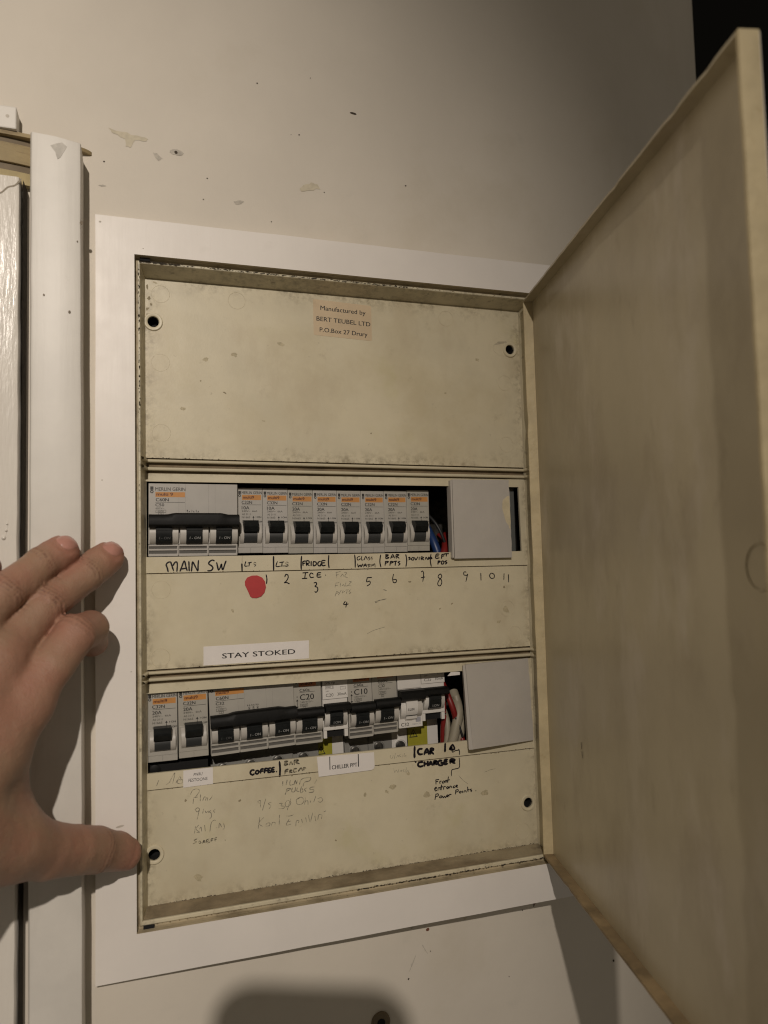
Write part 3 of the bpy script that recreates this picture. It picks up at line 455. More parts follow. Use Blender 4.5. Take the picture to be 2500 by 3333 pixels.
# ---------------------------------------------------------------- handwriting
INK=[('strip1','marker',0.75,[[18.7,-188.8,18.2,-186.5,17.6,-184.4,18.7,-183.1,20.1,-182.9,20.7,-184.5,21.9,-188.3],[21.4,-185.2,22.7,-183.2,23.7,-183.0,24.1,-184.6,23.8,-188.8],[25.6,-188.8,26.7,-186.0,27.8,-183.0,28.5,-182.8,29.2,-186.1,29.9,-188.5],[26.1,-187.2,29.6,-186.9],[30.9,-182.7,31.1,-188.7],[32.4,-188.9,32.8,-185.5,33.2,-183.1,34.5,-185.5,36.2,-188.7,36.4,-185.6,36.7,-182.2],[46.3,-182.8,44.9,-182.3,43.2,-183.4,42.9,-184.7,44.5,-185.8,45.3,-187.2,44.2,-188.7,42.0,-188.8],[47.6,-183.8,48.2,-186.6,48.7,-188.5,49.8,-187.0,50.5,-184.9,50.8,-187.0,51.4,-188.4,52.5,-185.3,53.4,-182.9]]),('strip1','marker',0.8,[[63.1,-184.9,63.2,-189.6],[83.1,-180.8,83.0,-189.7],[101.2,-181.0,100.8,-185.2,100.8,-189.8]]),('strip1','pencil',0.2,[[63.4,-180.2,63.2,-184.9]]),('strip1','marker',0.55,[[65.6,-183.6,64.9,-186.4,66.7,-186.5],[66.8,-184.7,69.2,-184.2],[68.0,-184.3,67.4,-186.8],[85.5,-184.1,84.6,-187.2,87.1,-187.2],[86.8,-184.8,89.8,-184.5],[88.6,-184.7,88.2,-187.3]]),('strip1','faded',0.5,[[72.0,-184.8,70.9,-184.3,70.6,-185.5,71.8,-186.0,70.9,-186.9],[92.6,-185.3,91.4,-184.6,90.7,-185.6,92.3,-186.4,91.7,-187.4,90.4,-187.4],[87.1,-187.2,92.6,-187.1]]),('strip1','marker',0.7,[[101.9,-184.5,102.0,-187.3],[101.9,-184.6,103.7,-184.2],[101.9,-185.9,103.3,-185.6],[104.4,-187.4,104.2,-184.4,105.9,-184.4,105.9,-185.7,104.4,-186.0,106.2,-187.4],[107.4,-184.5,107.3,-187.5],[108.8,-184.7,108.8,-187.5,110.6,-186.8,110.6,-185.3,108.8,-184.7],[113.6,-184.9,112.3,-185.1,111.7,-186.5,112.4,-187.6,113.7,-187.4,113.6,-186.3]]),('strip1','marker',0.7,[[116.8,-184.3,114.5,-184.5,114.7,-187.5,116.9,-187.3],[114.5,-185.9,116.3,-185.7],[119.2,-180.8,118.8,-185.5,119.2,-189.2],[136.6,-181.0,136.9,-184.6,136.8,-189.4],[154.6,-181.4,153.9,-185.9,154.6,-189.7],[172.3,-181.5,172.9,-185.5,172.2,-189.8],[190.6,-181.6,189.9,-185.9,190.5,-190.0]]),('strip1','marker',0.5,[[140.3,-182.0,138.4,-182.8,138.6,-184.5,140.3,-184.0,140.1,-183.3],[141.5,-182.0,141.2,-184.5,142.7,-184.4],[143.1,-184.6,144.2,-182.2,145.3,-184.4],[138.5,-186.9,139.0,-189.2,140.0,-187.9,140.9,-189.1,142.1,-187.0],[142.5,-189.3,143.8,-187.1,144.7,-189.2],[143.0,-188.4,144.5,-188.3]]),('strip1','faded',0.6,[[147.0,-182.6,145.9,-183.2,147.2,-183.9,146.0,-184.8],[148.8,-182.6,147.8,-183.2,148.9,-184.0,147.9,-184.7],[146.7,-187.4,145.4,-188.0,146.7,-188.7,145.5,-189.4],[147.6,-189.5,148.1,-187.6,149.0,-188.6,150.3,-187.0,150.5,-189.7],[139.2,-188.0,149.8,-187.7]]),('strip1','marker',0.65,[[158.2,-181.6,158.1,-184.0],[157.9,-181.4,160.1,-181.7,158.5,-182.6,160.4,-183.5,158.1,-184.2],[161.5,-184.1,163.1,-181.4,164.3,-183.9],[162.1,-183.2,164.0,-182.9],[165.5,-184.2,165.5,-181.6,167.5,-181.8,166.0,-182.7,167.6,-184.0],[157.8,-185.9,157.5,-188.6],[157.6,-185.9,160.0,-186.1,158.0,-187.2],[161.3,-185.9,160.9,-188.7],[161.3,-185.9,163.4,-186.4,161.5,-187.2],[163.6,-186.2,165.9,-185.9],[164.9,-186.0,164.6,-188.8],[168.2,-186.1,166.6,-186.7,168.1,-187.7,166.8,-188.8]]),('strip1','marker',0.6,[[175.6,-183.5,174.2,-183.8,175.6,-184.6,174.2,-185.3],[176.9,-183.7,176.2,-185.1,177.8,-185.4,177.9,-183.9,176.9,-183.7],[178.6,-183.6,179.5,-185.5,180.9,-183.3],[181.9,-183.4,181.8,-185.4],[183.4,-185.6,183.4,-183.4,185.2,-184.1,183.6,-184.6,185.4,-185.6],[186.4,-185.3,186.9,-183.8,188.2,-185.4,188.7,-183.5],[188.6,-185.4,189.7,-183.8,191.1,-184.2,189.4,-184.9,191.5,-184.8]]),('strip1','marker',0.7,[[196.7,-181.9,194.4,-182.0,194.0,-184.6,196.6,-184.4],[194.4,-183.2,196.1,-183.0],[198.5,-182.1,198.2,-185.0],[198.5,-182.1,200.8,-182.0],[198.4,-183.4,200.2,-183.1],[200.3,-181.8,203.7,-181.7],[202.0,-181.8,201.7,-183.5],[195.7,-186.5,195.4,-188.9],[195.5,-186.5,197.3,-186.8,195.8,-187.7],[198.4,-186.6,198.0,-188.5,199.5,-188.5,199.8,-186.9,198.4,-186.6],[202.2,-186.4,200.6,-187.1,202.1,-187.9,200.7,-188.8]]),('mid','marker',0.6,[[78.2,-192.2,78.7,-195.1,78.4,-198.1],[90.1,-194.1,90.8,-192.6,92.0,-192.9,92.3,-194.5,91.2,-196.6,89.8,-197.8,91.2,-197.7,93.1,-198.6],[101.7,-191.9,105.4,-191.7],[103.6,-191.8,103.0,-195.3],[101.3,-195.5,104.6,-195.4],[108.7,-192.9,107.2,-192.1,106.3,-193.5,107.1,-195.0,109.0,-194.8],[113.8,-192.1,111.6,-192.3,111.3,-194.8,114.0,-194.8],[111.4,-193.5,113.4,-193.4],[108.9,-198.6,110.4,-198.3,110.7,-199.6,109.7,-200.8,111.2,-201.5,111.4,-203.3,110.3,-204.6,109.4,-204.0]]),('mid','marker',0.55,[[116.7,-193.7,117.0,-193.9],[129.7,-211.1,128.5,-213.2,131.8,-213.0],[130.7,-211.6,129.9,-215.2],[144.8,-196.3,148.1,-196.2],[145.0,-196.3,144.5,-199.0,146.6,-198.6,146.8,-200.4,144.6,-201.8],[163.4,-194.5,162.7,-197.3,163.1,-199.9,164.8,-200.1,165.3,-198.3,163.1,-198.2],[183.1,-193.7,184.3,-193.1,184.9,-195.2,184.1,-200.3],[183.0,-197.5,185.8,-197.1],[197.3,-195.3,195.7,-196.4,195.6,-197.8,197.6,-199.3,197.9,-201.7,196.5,-203.5,195.0,-202.5,195.6,-200.2,198.0,-197.4,197.3,-195.3],[216.4,-194.7,214.8,-194.6,214.6,-196.5,216.9,-196.9,217.4,-196.1,215.9,-201.3],[227.4,-195.7,227.4,-200.8],[235.4,-195.9,234.0,-197.6,235.3,-199.6,237.5,-199.2,237.5,-196.9,235.4,-195.9],[245.4,-196.5,245.0,-200.9],[248.7,-197.3,248.7,-202.7]]),('mid','pencil',0.3,[[123.9,-192.0,124.2,-195.6],[123.6,-192.4,126.9,-191.6],[123.8,-194.1,125.4,-193.6],[126.8,-195.2,128.2,-193.5,128.9,-195.3],[129.2,-192.6,131.1,-192.6,129.6,-194.9,131.7,-195.8],[123.4,-199.2,122.9,-202.3],[123.4,-199.2,125.8,-198.8],[123.2,-200.7,124.8,-200.6],[126.7,-199.3,126.5,-201.5],[127.6,-201.1,128.7,-200.3,129.3,-201.6],[130.5,-198.5,129.9,-201.2,132.3,-200.8],[132.4,-198.6,134.1,-198.6,132.3,-200.4,134.0,-201.4],[123.8,-204.6,122.8,-207.7],[123.8,-204.6,125.2,-205.1,123.6,-206.1],[127.1,-203.8,125.1,-206.9],[128.0,-204.3,127.5,-206.5],[128.0,-204.3,129.4,-204.8,128.0,-205.4],[129.9,-203.9,132.2,-203.6],[131.3,-203.7,130.5,-206.2],[133.7,-203.6,132.2,-204.9,133.6,-205.6,132.2,-206.5]]),('mid','pencil',0.55,[[149.6,-212.4,153.0,-211.6,157.9,-210.7],[150.1,-212.8,152.1,-212.3],[156.1,-204.6,158.1,-205.2]]),('mid','pencil',0.22,[[143.9,-233.1,148.7,-231.0,156.5,-229.2]]),('strip2','pencil',0.3,[[12.6,-312.2,11.3,-315.3],[16.7,-315.3,18.6,-314.2,19.2,-313.0,21.2,-309.6,21.8,-309.4,20.5,-315.1],[22.4,-315.0,23.2,-313.4,24.4,-313.3,25.3,-312.4,24.4,-311.6,23.1,-314.7,24.7,-315.6,26.0,-315.1,26.0,-313.2,25.0,-313.7]]),('strip2','marker',0.95,[[69.2,-312.6,67.5,-312.4,66.6,-314.0,67.8,-315.3,69.1,-314.8],[70.5,-312.8,69.8,-314.4,71.2,-315.0,71.9,-313.6,70.5,-312.8],[72.9,-314.9,73.3,-312.5,75.0,-312.5],[73.1,-313.7,74.6,-313.6],[75.3,-315.0,75.7,-312.5,77.4,-312.4],[75.5,-313.7,77.1,-313.6],[79.5,-312.4,77.9,-312.6,77.7,-314.9,79.7,-314.7],[77.8,-313.8,79.1,-313.7],[81.6,-312.3,80.2,-312.5,80.0,-314.8,81.8,-314.7],[80.1,-313.6,81.4,-313.6],[82.8,-314.9,83.1,-315.0]]),('strip2','marker',1.1,[[84.8,-309.0,85.1,-313.7,84.8,-318.2]]),('strip2','faded',0.9,[[88.3,-309.3,87.9,-311.8],[88.1,-309.2,90.0,-309.3,88.6,-310.3,90.0,-311.2,88.1,-311.8],[91.1,-311.7,92.1,-310.0,93.0,-311.7],[94.2,-312.0,94.3,-309.3,96.8,-309.5,95.0,-310.5,97.4,-311.7],[88.5,-314.4,88.0,-317.1],[88.3,-314.6,90.3,-314.3],[88.2,-315.7,89.9,-315.5],[91.1,-316.7,91.3,-315.1,92.4,-315.0,91.4,-315.8,92.7,-316.7],[95.6,-314.5,93.8,-314.7,93.8,-316.4,95.6,-316.2],[96.6,-316.3,98.4,-314.5,99.5,-316.3],[100.2,-316.0,100.2,-314.5,101.6,-315.0]]),('strip2','pencil',0.22,[[157.9,-312.7,157.8,-314.4,159.1,-314.8,159.9,-312.9],[161.4,-311.8,160.5,-315.3],[162.0,-314.8,163.1,-313.3,163.8,-314.7],[164.9,-312.8,164.1,-313.7,165.2,-314.5],[166.3,-313.3,165.9,-314.9],[167.7,-312.4,167.3,-314.7,168.8,-313.9,168.5,-315.0]]),('strip2','marker',1.2,[[175.0,-308.7,174.7,-313.2,174.7,-316.1],[196.9,-308.9,196.5,-314.5]]),('strip2','marker',1.2,[[180.4,-310.9,178.2,-310.9,177.1,-312.4,178.1,-314.2,180.5,-314.3],[181.5,-314.9,182.5,-312.6,183.6,-311.2,184.7,-313.2,185.0,-315.2],[182.1,-313.6,184.7,-313.5],[186.1,-315.0,186.2,-311.5,188.0,-311.5,188.1,-312.5,186.3,-313.0,188.4,-315.2]]),('strip2','marker',1.1,[[199.7,-313.4,202.1,-310.4,203.5,-313.4,200.5,-313.3,201.9,-311.8]]),('strip2','marker',0.55,[[201.9,-311.9,201.9,-315.2,204.2,-314.5,206.8,-314.4],[206.5,-313.6,207.1,-315.2,206.9,-317.5]]),('bottom','marker',1.2,[[180.8,-319.6,178.3,-319.5,177.0,-320.8,178.2,-322.3,180.8,-322.1],[181.8,-319.5,181.5,-322.5],[184.1,-319.3,183.9,-322.4],[181.6,-321.1,184.1,-320.9],[184.7,-322.5,186.1,-319.9,187.3,-322.5],[185.3,-321.5,187.0,-321.2],[188.4,-322.6,188.6,-319.8,190.7,-320.2,188.8,-321.0,191.0,-322.3],[194.3,-320.2,192.5,-320.0,191.4,-321.2,192.4,-323.0,194.6,-322.9,194.7,-321.6,193.2,-321.6],[198.4,-319.9,196.3,-320.0,196.0,-322.6,198.3,-322.5],[196.0,-321.2,198.0,-321.1],[200.2,-322.6,200.4,-320.0,203.2,-320.3,203.2,-321.2,200.6,-321.2,203.7,-322.9]]),('bottom','marker',0.5,[[206.8,-319.5,207.0,-322.6,206.6,-326.0,203.8,-326.6,201.1,-327.2,200.8,-331.0]]),('bottom','marker',1.0,[[174.8,-317.5,175.7,-319.4]]),('bottom','marker',0.55,[[189.4,-332.2,189.5,-335.2],[189.2,-332.3,191.7,-332.2],[189.4,-333.4,191.0,-333.4],[192.4,-335.2,192.3,-333.6,193.5,-333.5],[194.6,-333.6,194.0,-334.7,195.3,-334.8,195.4,-333.7,194.6,-333.6],[196.1,-334.9,196.3,-333.6,197.2,-333.7,197.2,-334.8],[198.6,-331.1,197.9,-335.0],[197.0,-333.4,199.5,-333.3],[188.3,-338.4,189.7,-337.7,189.4,-337.0,188.4,-337.9,189.0,-339.4,190.2,-338.9],[190.8,-339.4,191.0,-337.7,192.2,-337.8,192.3,-339.2],[193.5,-335.8,193.0,-339.4],[192.3,-337.4,194.5,-337.3],[194.8,-339.2,195.1,-337.4,196.4,-337.5],[197.8,-337.5,196.9,-338.2,197.8,-339.0,198.3,-337.7,198.7,-339.0],[199.3,-338.8,199.5,-337.5,200.4,-337.8,200.8,-338.8],[203.0,-337.6,201.9,-338.0,202.0,-338.8,203.2,-338.8],[203.7,-338.4,205.0,-337.8,204.3,-337.4,203.6,-338.3,205.2,-338.9],[189.3,-341.3,188.4,-345.1],[188.9,-341.6,190.7,-341.5,190.8,-342.7,189.1,-343.2],[192.3,-343.0,191.7,-344.0,193.0,-344.3,193.4,-343.3,192.3,-343.0],[194.0,-343.2,194.4,-344.6,195.4,-343.7,196.1,-344.7,196.9,-343.2],[197.4,-344.0,198.2,-343.4,197.3,-343.0,197.1,-343.9,198.1,-344.4],[198.7,-344.1,198.8,-343.0,200.4,-343.0],[203.7,-340.4,203.2,-343.3],[203.4,-340.7,205.2,-340.4,205.3,-341.6,203.6,-341.9],[206.6,-341.7,206.1,-342.5,207.1,-342.9,207.6,-342.0,206.6,-341.7],[208.5,-341.6,208.6,-343.0],[209.6,-343.0,209.8,-341.9,210.9,-342.0,211.3,-343.0],[212.3,-339.4,212.6,-342.8],[211.9,-341.5,213.6,-341.4],[215.4,-341.2,214.1,-341.6,215.4,-342.4,214.5,-342.9],[218.2,-342.6,218.5,-342.9]]),('bottom','pencil',0.22,[[160.0,-321.5,160.7,-324.2,161.8,-322.7,162.8,-324.4,163.5,-322.2],[164.2,-324.2,165.3,-323.1,165.6,-324.4],[167.4,-323.0,166.4,-323.5,167.4,-324.6],[168.9,-321.8,168.4,-325.0,169.9,-323.9,170.2,-325.2],[224.8,-331.2,229.4,-330.1,233.7,-329.7],[206.2,-331.3,208.7,-334.2,212.8,-337.7]]),('bottom','pencil',0.5,[[86.8,-321.4,86.6,-324.2],[89.5,-320.8,88.8,-323.8],[91.5,-321.3,91.1,-324.1,93.4,-324.1],[93.7,-324.4,94.7,-321.7,95.3,-323.9,96.0,-321.7],[97.2,-324.5,98.6,-321.6,101.9,-320.9,104.5,-321.2,103.8,-323.0,100.5,-323.6,99.5,-326.0],[108.4,-322.9,107.0,-325.0],[89.4,-326.1,88.1,-329.7],[89.4,-326.1,91.7,-326.5,89.1,-327.9],[92.7,-326.1,92.3,-328.3,94.2,-328.5,94.6,-326.0],[95.9,-326.5,95.5,-328.3,97.2,-328.9],[98.5,-325.9,97.8,-329.6,99.4,-329.1,99.1,-327.2],[101.8,-327.2,100.4,-328.0,101.4,-329.4],[107.0,-327.2,104.4,-327.2,104.0,-328.4,106.3,-329.0,106.0,-330.2,103.3,-330.2]]),('bottom','pencil',0.35,[[70.9,-331.9,71.9,-331.4,72.8,-331.8,72.6,-335.5],[70.9,-332.5,72.2,-333.0],[76.0,-330.7,73.7,-337.8],[79.4,-333.3,77.5,-333.9,79.1,-335.4,77.8,-337.1],[84.2,-334.8,86.1,-334.7,85.4,-336.2,87.3,-336.7,87.0,-337.9,83.8,-337.8],[89.3,-333.5,88.0,-335.2,88.6,-337.2,90.6,-336.8,91.6,-334.7,89.6,-333.3],[91.6,-332.6,89.2,-339.4],[97.1,-332.9,95.1,-333.9,95.7,-336.5,98.3,-336.8,100.0,-334.8,98.4,-332.5,95.8,-333.1],[101.0,-333.1,100.3,-337.4],[100.6,-335.5,102.3,-335.1,102.5,-337.7],[104.2,-335.4,103.9,-336.6],[107.6,-332.9,106.2,-336.5],[108.8,-334.7,110.8,-334.3,112.1,-335.7,110.8,-337.1,108.8,-336.5],[72.1,-341.3,71.0,-348.2],[74.6,-341.9,71.4,-344.9,73.9,-347.3],[75.7,-346.7,76.7,-345.6,78.3,-345.8,77.9,-347.3,75.7,-347.3],[79.2,-347.7,79.9,-345.7,81.5,-345.9,81.4,-347.4],[84.4,-341.6,84.0,-347.8],[88.5,-342.8,91.1,-343.1,93.4,-342.5],[90.4,-344.9,88.4,-348.3,91.6,-348.1],[89.1,-346.6,91.4,-346.2],[94.5,-349.8,94.9,-346.7,96.5,-346.6,96.2,-348.1],[98.2,-345.9,98.8,-348.5],[100.8,-345.3,101.4,-348.2],[102.7,-344.0,103.6,-348.5,105.4,-343.0],[106.7,-345.1,107.3,-348.3],[108.6,-347.9,109.3,-344.8,111.3,-345.1,110.9,-347.5],[112.6,-343.3,114.0,-342.9]]),('bottom','pencil',0.35,[[30.7,-322.8,32.0,-320.5,34.3,-319.9,36.1,-321.3,33.7,-324.6],[32.5,-325.4,32.2,-328.4],[32.5,-324.8,34.9,-324.8],[36.7,-323.5,36.4,-327.4],[37.9,-327.3,38.8,-325.3,40.0,-325.7,39.4,-327.4],[40.9,-325.5,40.6,-327.6],[41.8,-327.4,43.0,-326.1,43.6,-324.9],[33.3,-332.1,34.8,-331.1,36.0,-332.1,34.8,-333.5,33.6,-332.4],[36.0,-332.1,34.5,-337.9],[38.4,-332.1,37.8,-334.8],[39.3,-333.4,39.9,-334.7,41.1,-333.7,41.4,-334.9],[42.6,-333.6,41.7,-334.4,42.7,-335.1,42.9,-337.5,41.7,-338.6],[45.3,-333.3,44.1,-334.1,45.0,-335.1],[33.6,-341.7,32.9,-345.8],[35.4,-341.3,33.8,-343.5,35.9,-345.6,34.1,-345.4],[35.9,-343.8,36.8,-342.7,37.1,-345.2],[38.9,-341.8,39.2,-345.4],[41.9,-346.4,42.8,-341.1,44.7,-339.6,45.6,-340.3],[45.5,-344.5,46.4,-344.0],[47.3,-344.7,47.7,-341.8,48.9,-344.3],[50.1,-342.1,50.7,-345.2,49.5,-345.6]]),('bottom','faded',0.42,[[34.4,-349.3,32.6,-349.9,34.1,-351.0,32.0,-351.9],[35.3,-351.5,35.9,-350.7,36.7,-352.0,35.6,-352.1],[37.6,-352.4,38.3,-350.7,39.1,-351.4,37.9,-351.6,39.7,-352.4],[41.6,-350.3,40.0,-350.7,40.3,-352.5,42.1,-352.1],[40.2,-351.6,41.5,-351.3],[44.0,-350.3,42.6,-350.6,42.7,-352.2],[42.7,-351.3,43.8,-351.2],[46.1,-350.0,44.9,-350.3,45.0,-352.2],[44.9,-351.1,45.9,-351.0],[50.9,-352.1,51.1,-352.6]])]

PAN = {'strip1': (s1, PY - .25), 'strip2': (s2, PY - .25), 'mid': (mid, PY), 'bottom': (bot, PY)}
acc = {}
for ii, (p_, ink, wd, strokes) in enumerate(INK):
    sub = 0; last = None
    for st in strokes:
        if last and math.hypot(st[0] - last[0], st[1] - last[1]) > 9: sub += 1
        last = st[-2:]
        acc.setdefault((p_, ink, (ii, sub)), B()).ribbon([(st[i], st[i + 1]) for i in range(0, len(st), 2)], wd * (1.22 if ink == 'marker' else 1.1), PAN[p_][1] - .05 - random.uniform(0, .015))
for (p_, ink, ii), b in acc.items():
    b.build({'marker': 'marker_writing', 'faded': 'rubbed_writing', 'pencil': 'pencil_writing'}[ink], ink, PAN[p_][0])
# small stains on the panels
STN = mat('stain', (.47, .41, .27), .6, (400, .2), [(500, .5, .65, (.34, .29, .18), None, .7)])
STD = mat('dark_stain', (.30, .25, .155), .7, (500, .3))
for par, L in ((bot, [(159, -333, 2.2, 1.6, 0), (155, -336, 1.4, 1.0, 0), (170, -326, 1.2, .8, 0), (183, -341, 2.6, 1.7, 0), (225, -345, 2.4, 1.8, 0), (60, -330, .8, .6, 1), (28, -326, .7, .7, 1), (140, -336, .9, 1.4, 0), (35, -372, 3.2, 1.6, 0), (120, -362, .7, .5, 1)]),
               (mid, [(57, -214, 1.1, .8, 0), (175, -200, 1.1, .6, 1), (245, -206, .9, .7, 1), (246, -222, 3, 2.4, 0), (205, -216, 1, .5, 1), (196, -219, .7, .4, 1), (240, -230, 1.6, 1, 0)]),
               (top, [(8.2, -19.5, .9, 1.1, 1), (9.6, -23.5, .7, .9, 1), (7.4, -26.5, .6, 1.2, 1), (8.0, -30.0, 1.1, .8, 1), (7.3, -12.5, .6, 1.4, 1), (12, -9.4, 1.6, .6, 0), (42, -56, 1.8, 1.1, 0), (60, -52, 2.2, 1.2, 0), (39, -70, .5, .4, 1), (54, -77, 1.4, .5, 1), (78, -94, 1.2, .5, 0), (90, -43, 2.4, .9, 0), (28, -88, 1.6, 1, 0), (230, -45, 1.6, .9, 0), (150, -100, .6, .5, 1), (205, -70, 1.0, .7, 0)])):
    for i, (x, z, rx, rz, k_) in enumerate(L):
        rnd = random.Random(i * 7 + int(x)); pts = [(px + rnd.uniform(-.35, .35) * rx, pz + rnd.uniform(-.35, .35) * rz) for px, pz in oval(x, z, rx, rz, rnd.uniform(-1, 1), 12)]
        B().plate(pts, [], PY - .03, PY).build('stain_mark', STD if k_ else STN, par)
# labels stuck to the panels
def label(pts, name, m, par, y, lab, lift=.12, nx=1):
    b = B(); b.plate(pts, [], y - lift, y - .01); return b.build(name, m, par, label=lab)
def rrect(x0, x1, z0, z1, r, n_=4, tilt=0):
    L = []
    for cx, cz, a0 in ((x1 - r, z1 - r, 0), (x0 + r, z1 - r, 90), (x0 + r, z0 + r, 180), (x1 - r, z0 + r, 270)):
        for i in range(n_ + 1): a = math.radians(a0 + 90 * i / n_); L.append((cx + r * math.cos(a), cz + r * math.sin(a) + tilt * (cx - x0)))
    return L
mk = label(rrect(112, 152.2, -35.4, -11.2, 1.0, tilt=-.035), 'maker_label', 'tan', top, PY, 'aged tan maker label with three printed lines')
tl = math.atan(-.035)
b = B(); yy = PY - .17
b.text('Manufactured by', 116.8, -18.2, 3.0, 31.2, yy, .010, rot=tl).text('BERT TEUBEL LTD', 114.0, -25.6, 2.9, 37.2, yy, .010, rot=tl).text('P.O.Box 27 Drury', 116.0, -32.9, 2.9, 33.0, yy, .011, rot=tl)
b.build('label_print', 'ink', mk)
stk = label([(39.2, -235.1), (105.0, -235.0), (104.8, -246.4), (39.1, -246.6)], 'name_label', 'label', mid, PY, 'white printed label reading STAY STOKED')
B().text('STAY STOKED', 50.3, -243.0, 3.0, 45.5, PY - .16, .02).build('label_print', 'ink', stk)
pl_ = label([(26.7, -308.2), (44.0, -308.0), (44.1, -317.9), (26.6, -318.2)], 'paper_label', 'label', s2, PY - .25, 'small white paper label reading PWRU FESTOONS')
B().text('PWRU', 32.6, -312.0, 1.7, 5.4, PY - .43, .0, shear=.25).text('FESTOONS', 29.6, -315.2, 1.8, 11.2, PY - .43, -.006, shear=.1).build('label_print', 'ink', pl_)
ch = label([(108.7, -308.7), (146.6, -309.6), (146.8, -318.5), (146.2, -320.0), (144.6, -320.7), (109.6, -321.1), (108.9, -312)], 'paper_label', 'label', s2, PY - .25, 'white paper label reading CHILLER PPT over the lower panel joint', lift=.5)
b = B(); yy = PY - .80
b.text('CHILLER PPT', 118.2, -317.4, 2.5, 16.8, yy, .012).box(116.7, 117.25, yy - .01, yy, -317.4, -309.3).box(135.6, 136.2, yy - .01, yy, -317.6, -309.6)
b.build('label_print', 'ink', ch)
rd = [(64.9, -198.6), (64.8, -196.2), (66.2, -193.8), (69.2, -192.6), (72.6, -192.6), (75.6, -194.0), (77.4, -196.6), (77.9, -200.0), (77.0, -203.4), (74.8, -205.8), (72.0, -206.7), (69.3, -206.5), (68.0, -205.6), (66.6, -202.2)]
label([tuple(c) for c in rd], 'round_sticker', 'red', mid, PY, 'round red sticker with its lower left side cut straight', lift=.7)

# ---------------------------------------------------------------- the open door of the switchboard
TH = 1.79608; U = Vector((math.cos(TH), -math.sin(TH), 0)); N = Vector((-math.sin(TH), -math.cos(TH), 0)); H0 = Vector((266.16, 1.7, 0)); DW = 269.8; ZT, ZB, FL = -5.03, -386.5, 6.6
def dp(s_, n_, z): p = H0 + U * s_ + N * n_; return (p.x, p.y, z)
def dbox(b, s0, s1, n0, n1, z0, z1, bev=0):
    q = B().box(s0, s1, n0, n1, z0, z1, bev); b.add([dp(x, y, z) for x, y, z in q.v], q.f); return b
b = B(); g = 26; gz = 36; vs = []
for i in range(g + 1):
    for j in range(gz + 1):
        s_ = DW * i / g; z = ZB + (ZT - ZB) * j / gz
        wv = .35 * math.sin(i * .55 + 1) * math.sin(j * .21) + .25 * math.sin(i * .23 + j * .17)
        if i in (0, g) or j in (0, gz): wv = 0
        vs.append(dp(s_, wv, z))
b.add(vs, [(i * (gz + 1) + j, (i + 1) * (gz + 1) + j, (i + 1) * (gz + 1) + j + 1, i * (gz + 1) + j + 1) for i in range(g) for j in range(gz)])
door = b.build('door', 'door', sb_, smooth=30, label='cream cabinet door swung open to the right, dusty inside')
dbox(B(), .4, DW - .4, -1.6, -1.0, ZB + .3, ZT - .3, .2).build('door_outer_skin', 'white', door)
# four returned flanges, each a thin folded edge with small dents
def flange(name, s0, s1, n0, n1, z0, z1, m, ax):
    b = B(); K = 40; vs = []; rnd = random.Random(int(s0 + z0)); T = 1.3
    for i in range(K + 1):
        t = i / K; e = rnd.uniform(-.16, .16) if 0 < i < K else 0
        if rnd.random() < .07 and 2 < i < K - 2: e -= .45
        if ax == 's': a = s0 + (s1 - s0) * t; q = [(a, n0, z0), (a, n0, z1), (a, n1 + e, z1), (a, n1 + e, z0)]
        else: a = z0 + (z1 - z0) * t; q = [(s0, n0, a), (s1, n0, a), (s1, n1 + e, a), (s0, n1 + e, a)]
        vs += [dp(*c) for c in q]
    fs = [(i * 4 + k, i * 4 + (k + 1) % 4, (i + 1) * 4 + (k + 1) % 4, (i + 1) * 4 + k) for i in range(K) for k in range(4)] + [(0, 1, 2, 3), (K * 4, K * 4 + 1, K * 4 + 2, K * 4 + 3)]
    b.add(vs, fs); return b.build(name, m, door)
flange('door_flange', 1.4, DW - 1.6, -1.0, FL, ZT - 1.3, ZT, 'door', 's').__setitem__('label', 'top folded edge of the door')
flange('door_flange', 1.4, DW - 1.6, -1.0, FL, ZB, ZB + 1.6, 'doorledge', 's').__setitem__('label', 'dusty bottom folded edge of the door')
flange('door_flange', 0, 1.4, -1.0, FL, ZB, ZT, 'dooredge', 'z').__setitem__('label', 'folded edge of the door along the hinge')
flange('door_flange', DW - 1.6, DW, -1.0, FL, ZB, ZT, 'dooredge', 'z').__setitem__('label', 'chipped free edge of the door')
b = B(); q = B().ring(0, 0, 8.2, .45, 0, 40)
b.add([dp(254 + x, y + .1, z - 190.4) for x, y, z in q.v], q.f); b.build('latch_ring', 'door', door, smooth=60)
b = B(); q = B().disc(0, 0, [(1.6, 0), (1.6, .5), (1.0, .7)], 14)
b.add([dp(259.5 + x, y, z - 184) for x, y, z in q.v], q.f); b.add([dp(259.5 + x, y, z - 196.5) for x, y, z in q.v], q.f); b.build('latch_rivet', 'brown2', door, smooth=40)
b = B()
for s_, z, l_ in ((64.8, -296, 4), (65.6, -301, 4)):
    b.add([dp(s_ - .5, .2, z), (dp(s_ + .5, .25, z)), (dp(s_ + .9, .2, z - l_)), (dp(s_ + .2, .2, z - l_))], [(0, 1, 2, 3)])
b.build('scratch_mark', 'chipd', door)
B().tube([(267.6, 3.0, ZB - 1), (267.6, 3.0, ZB + 22)], 1.6, 12).build('hinge_pin', 'dooredge', sb_, smooth=40)
B().tube([(267.6, 3.0, ZT - 22), (267.6, 3.0, ZT + 1)], 1.6, 12).build('hinge_pin', 'dooredge', sb_, smooth=40)

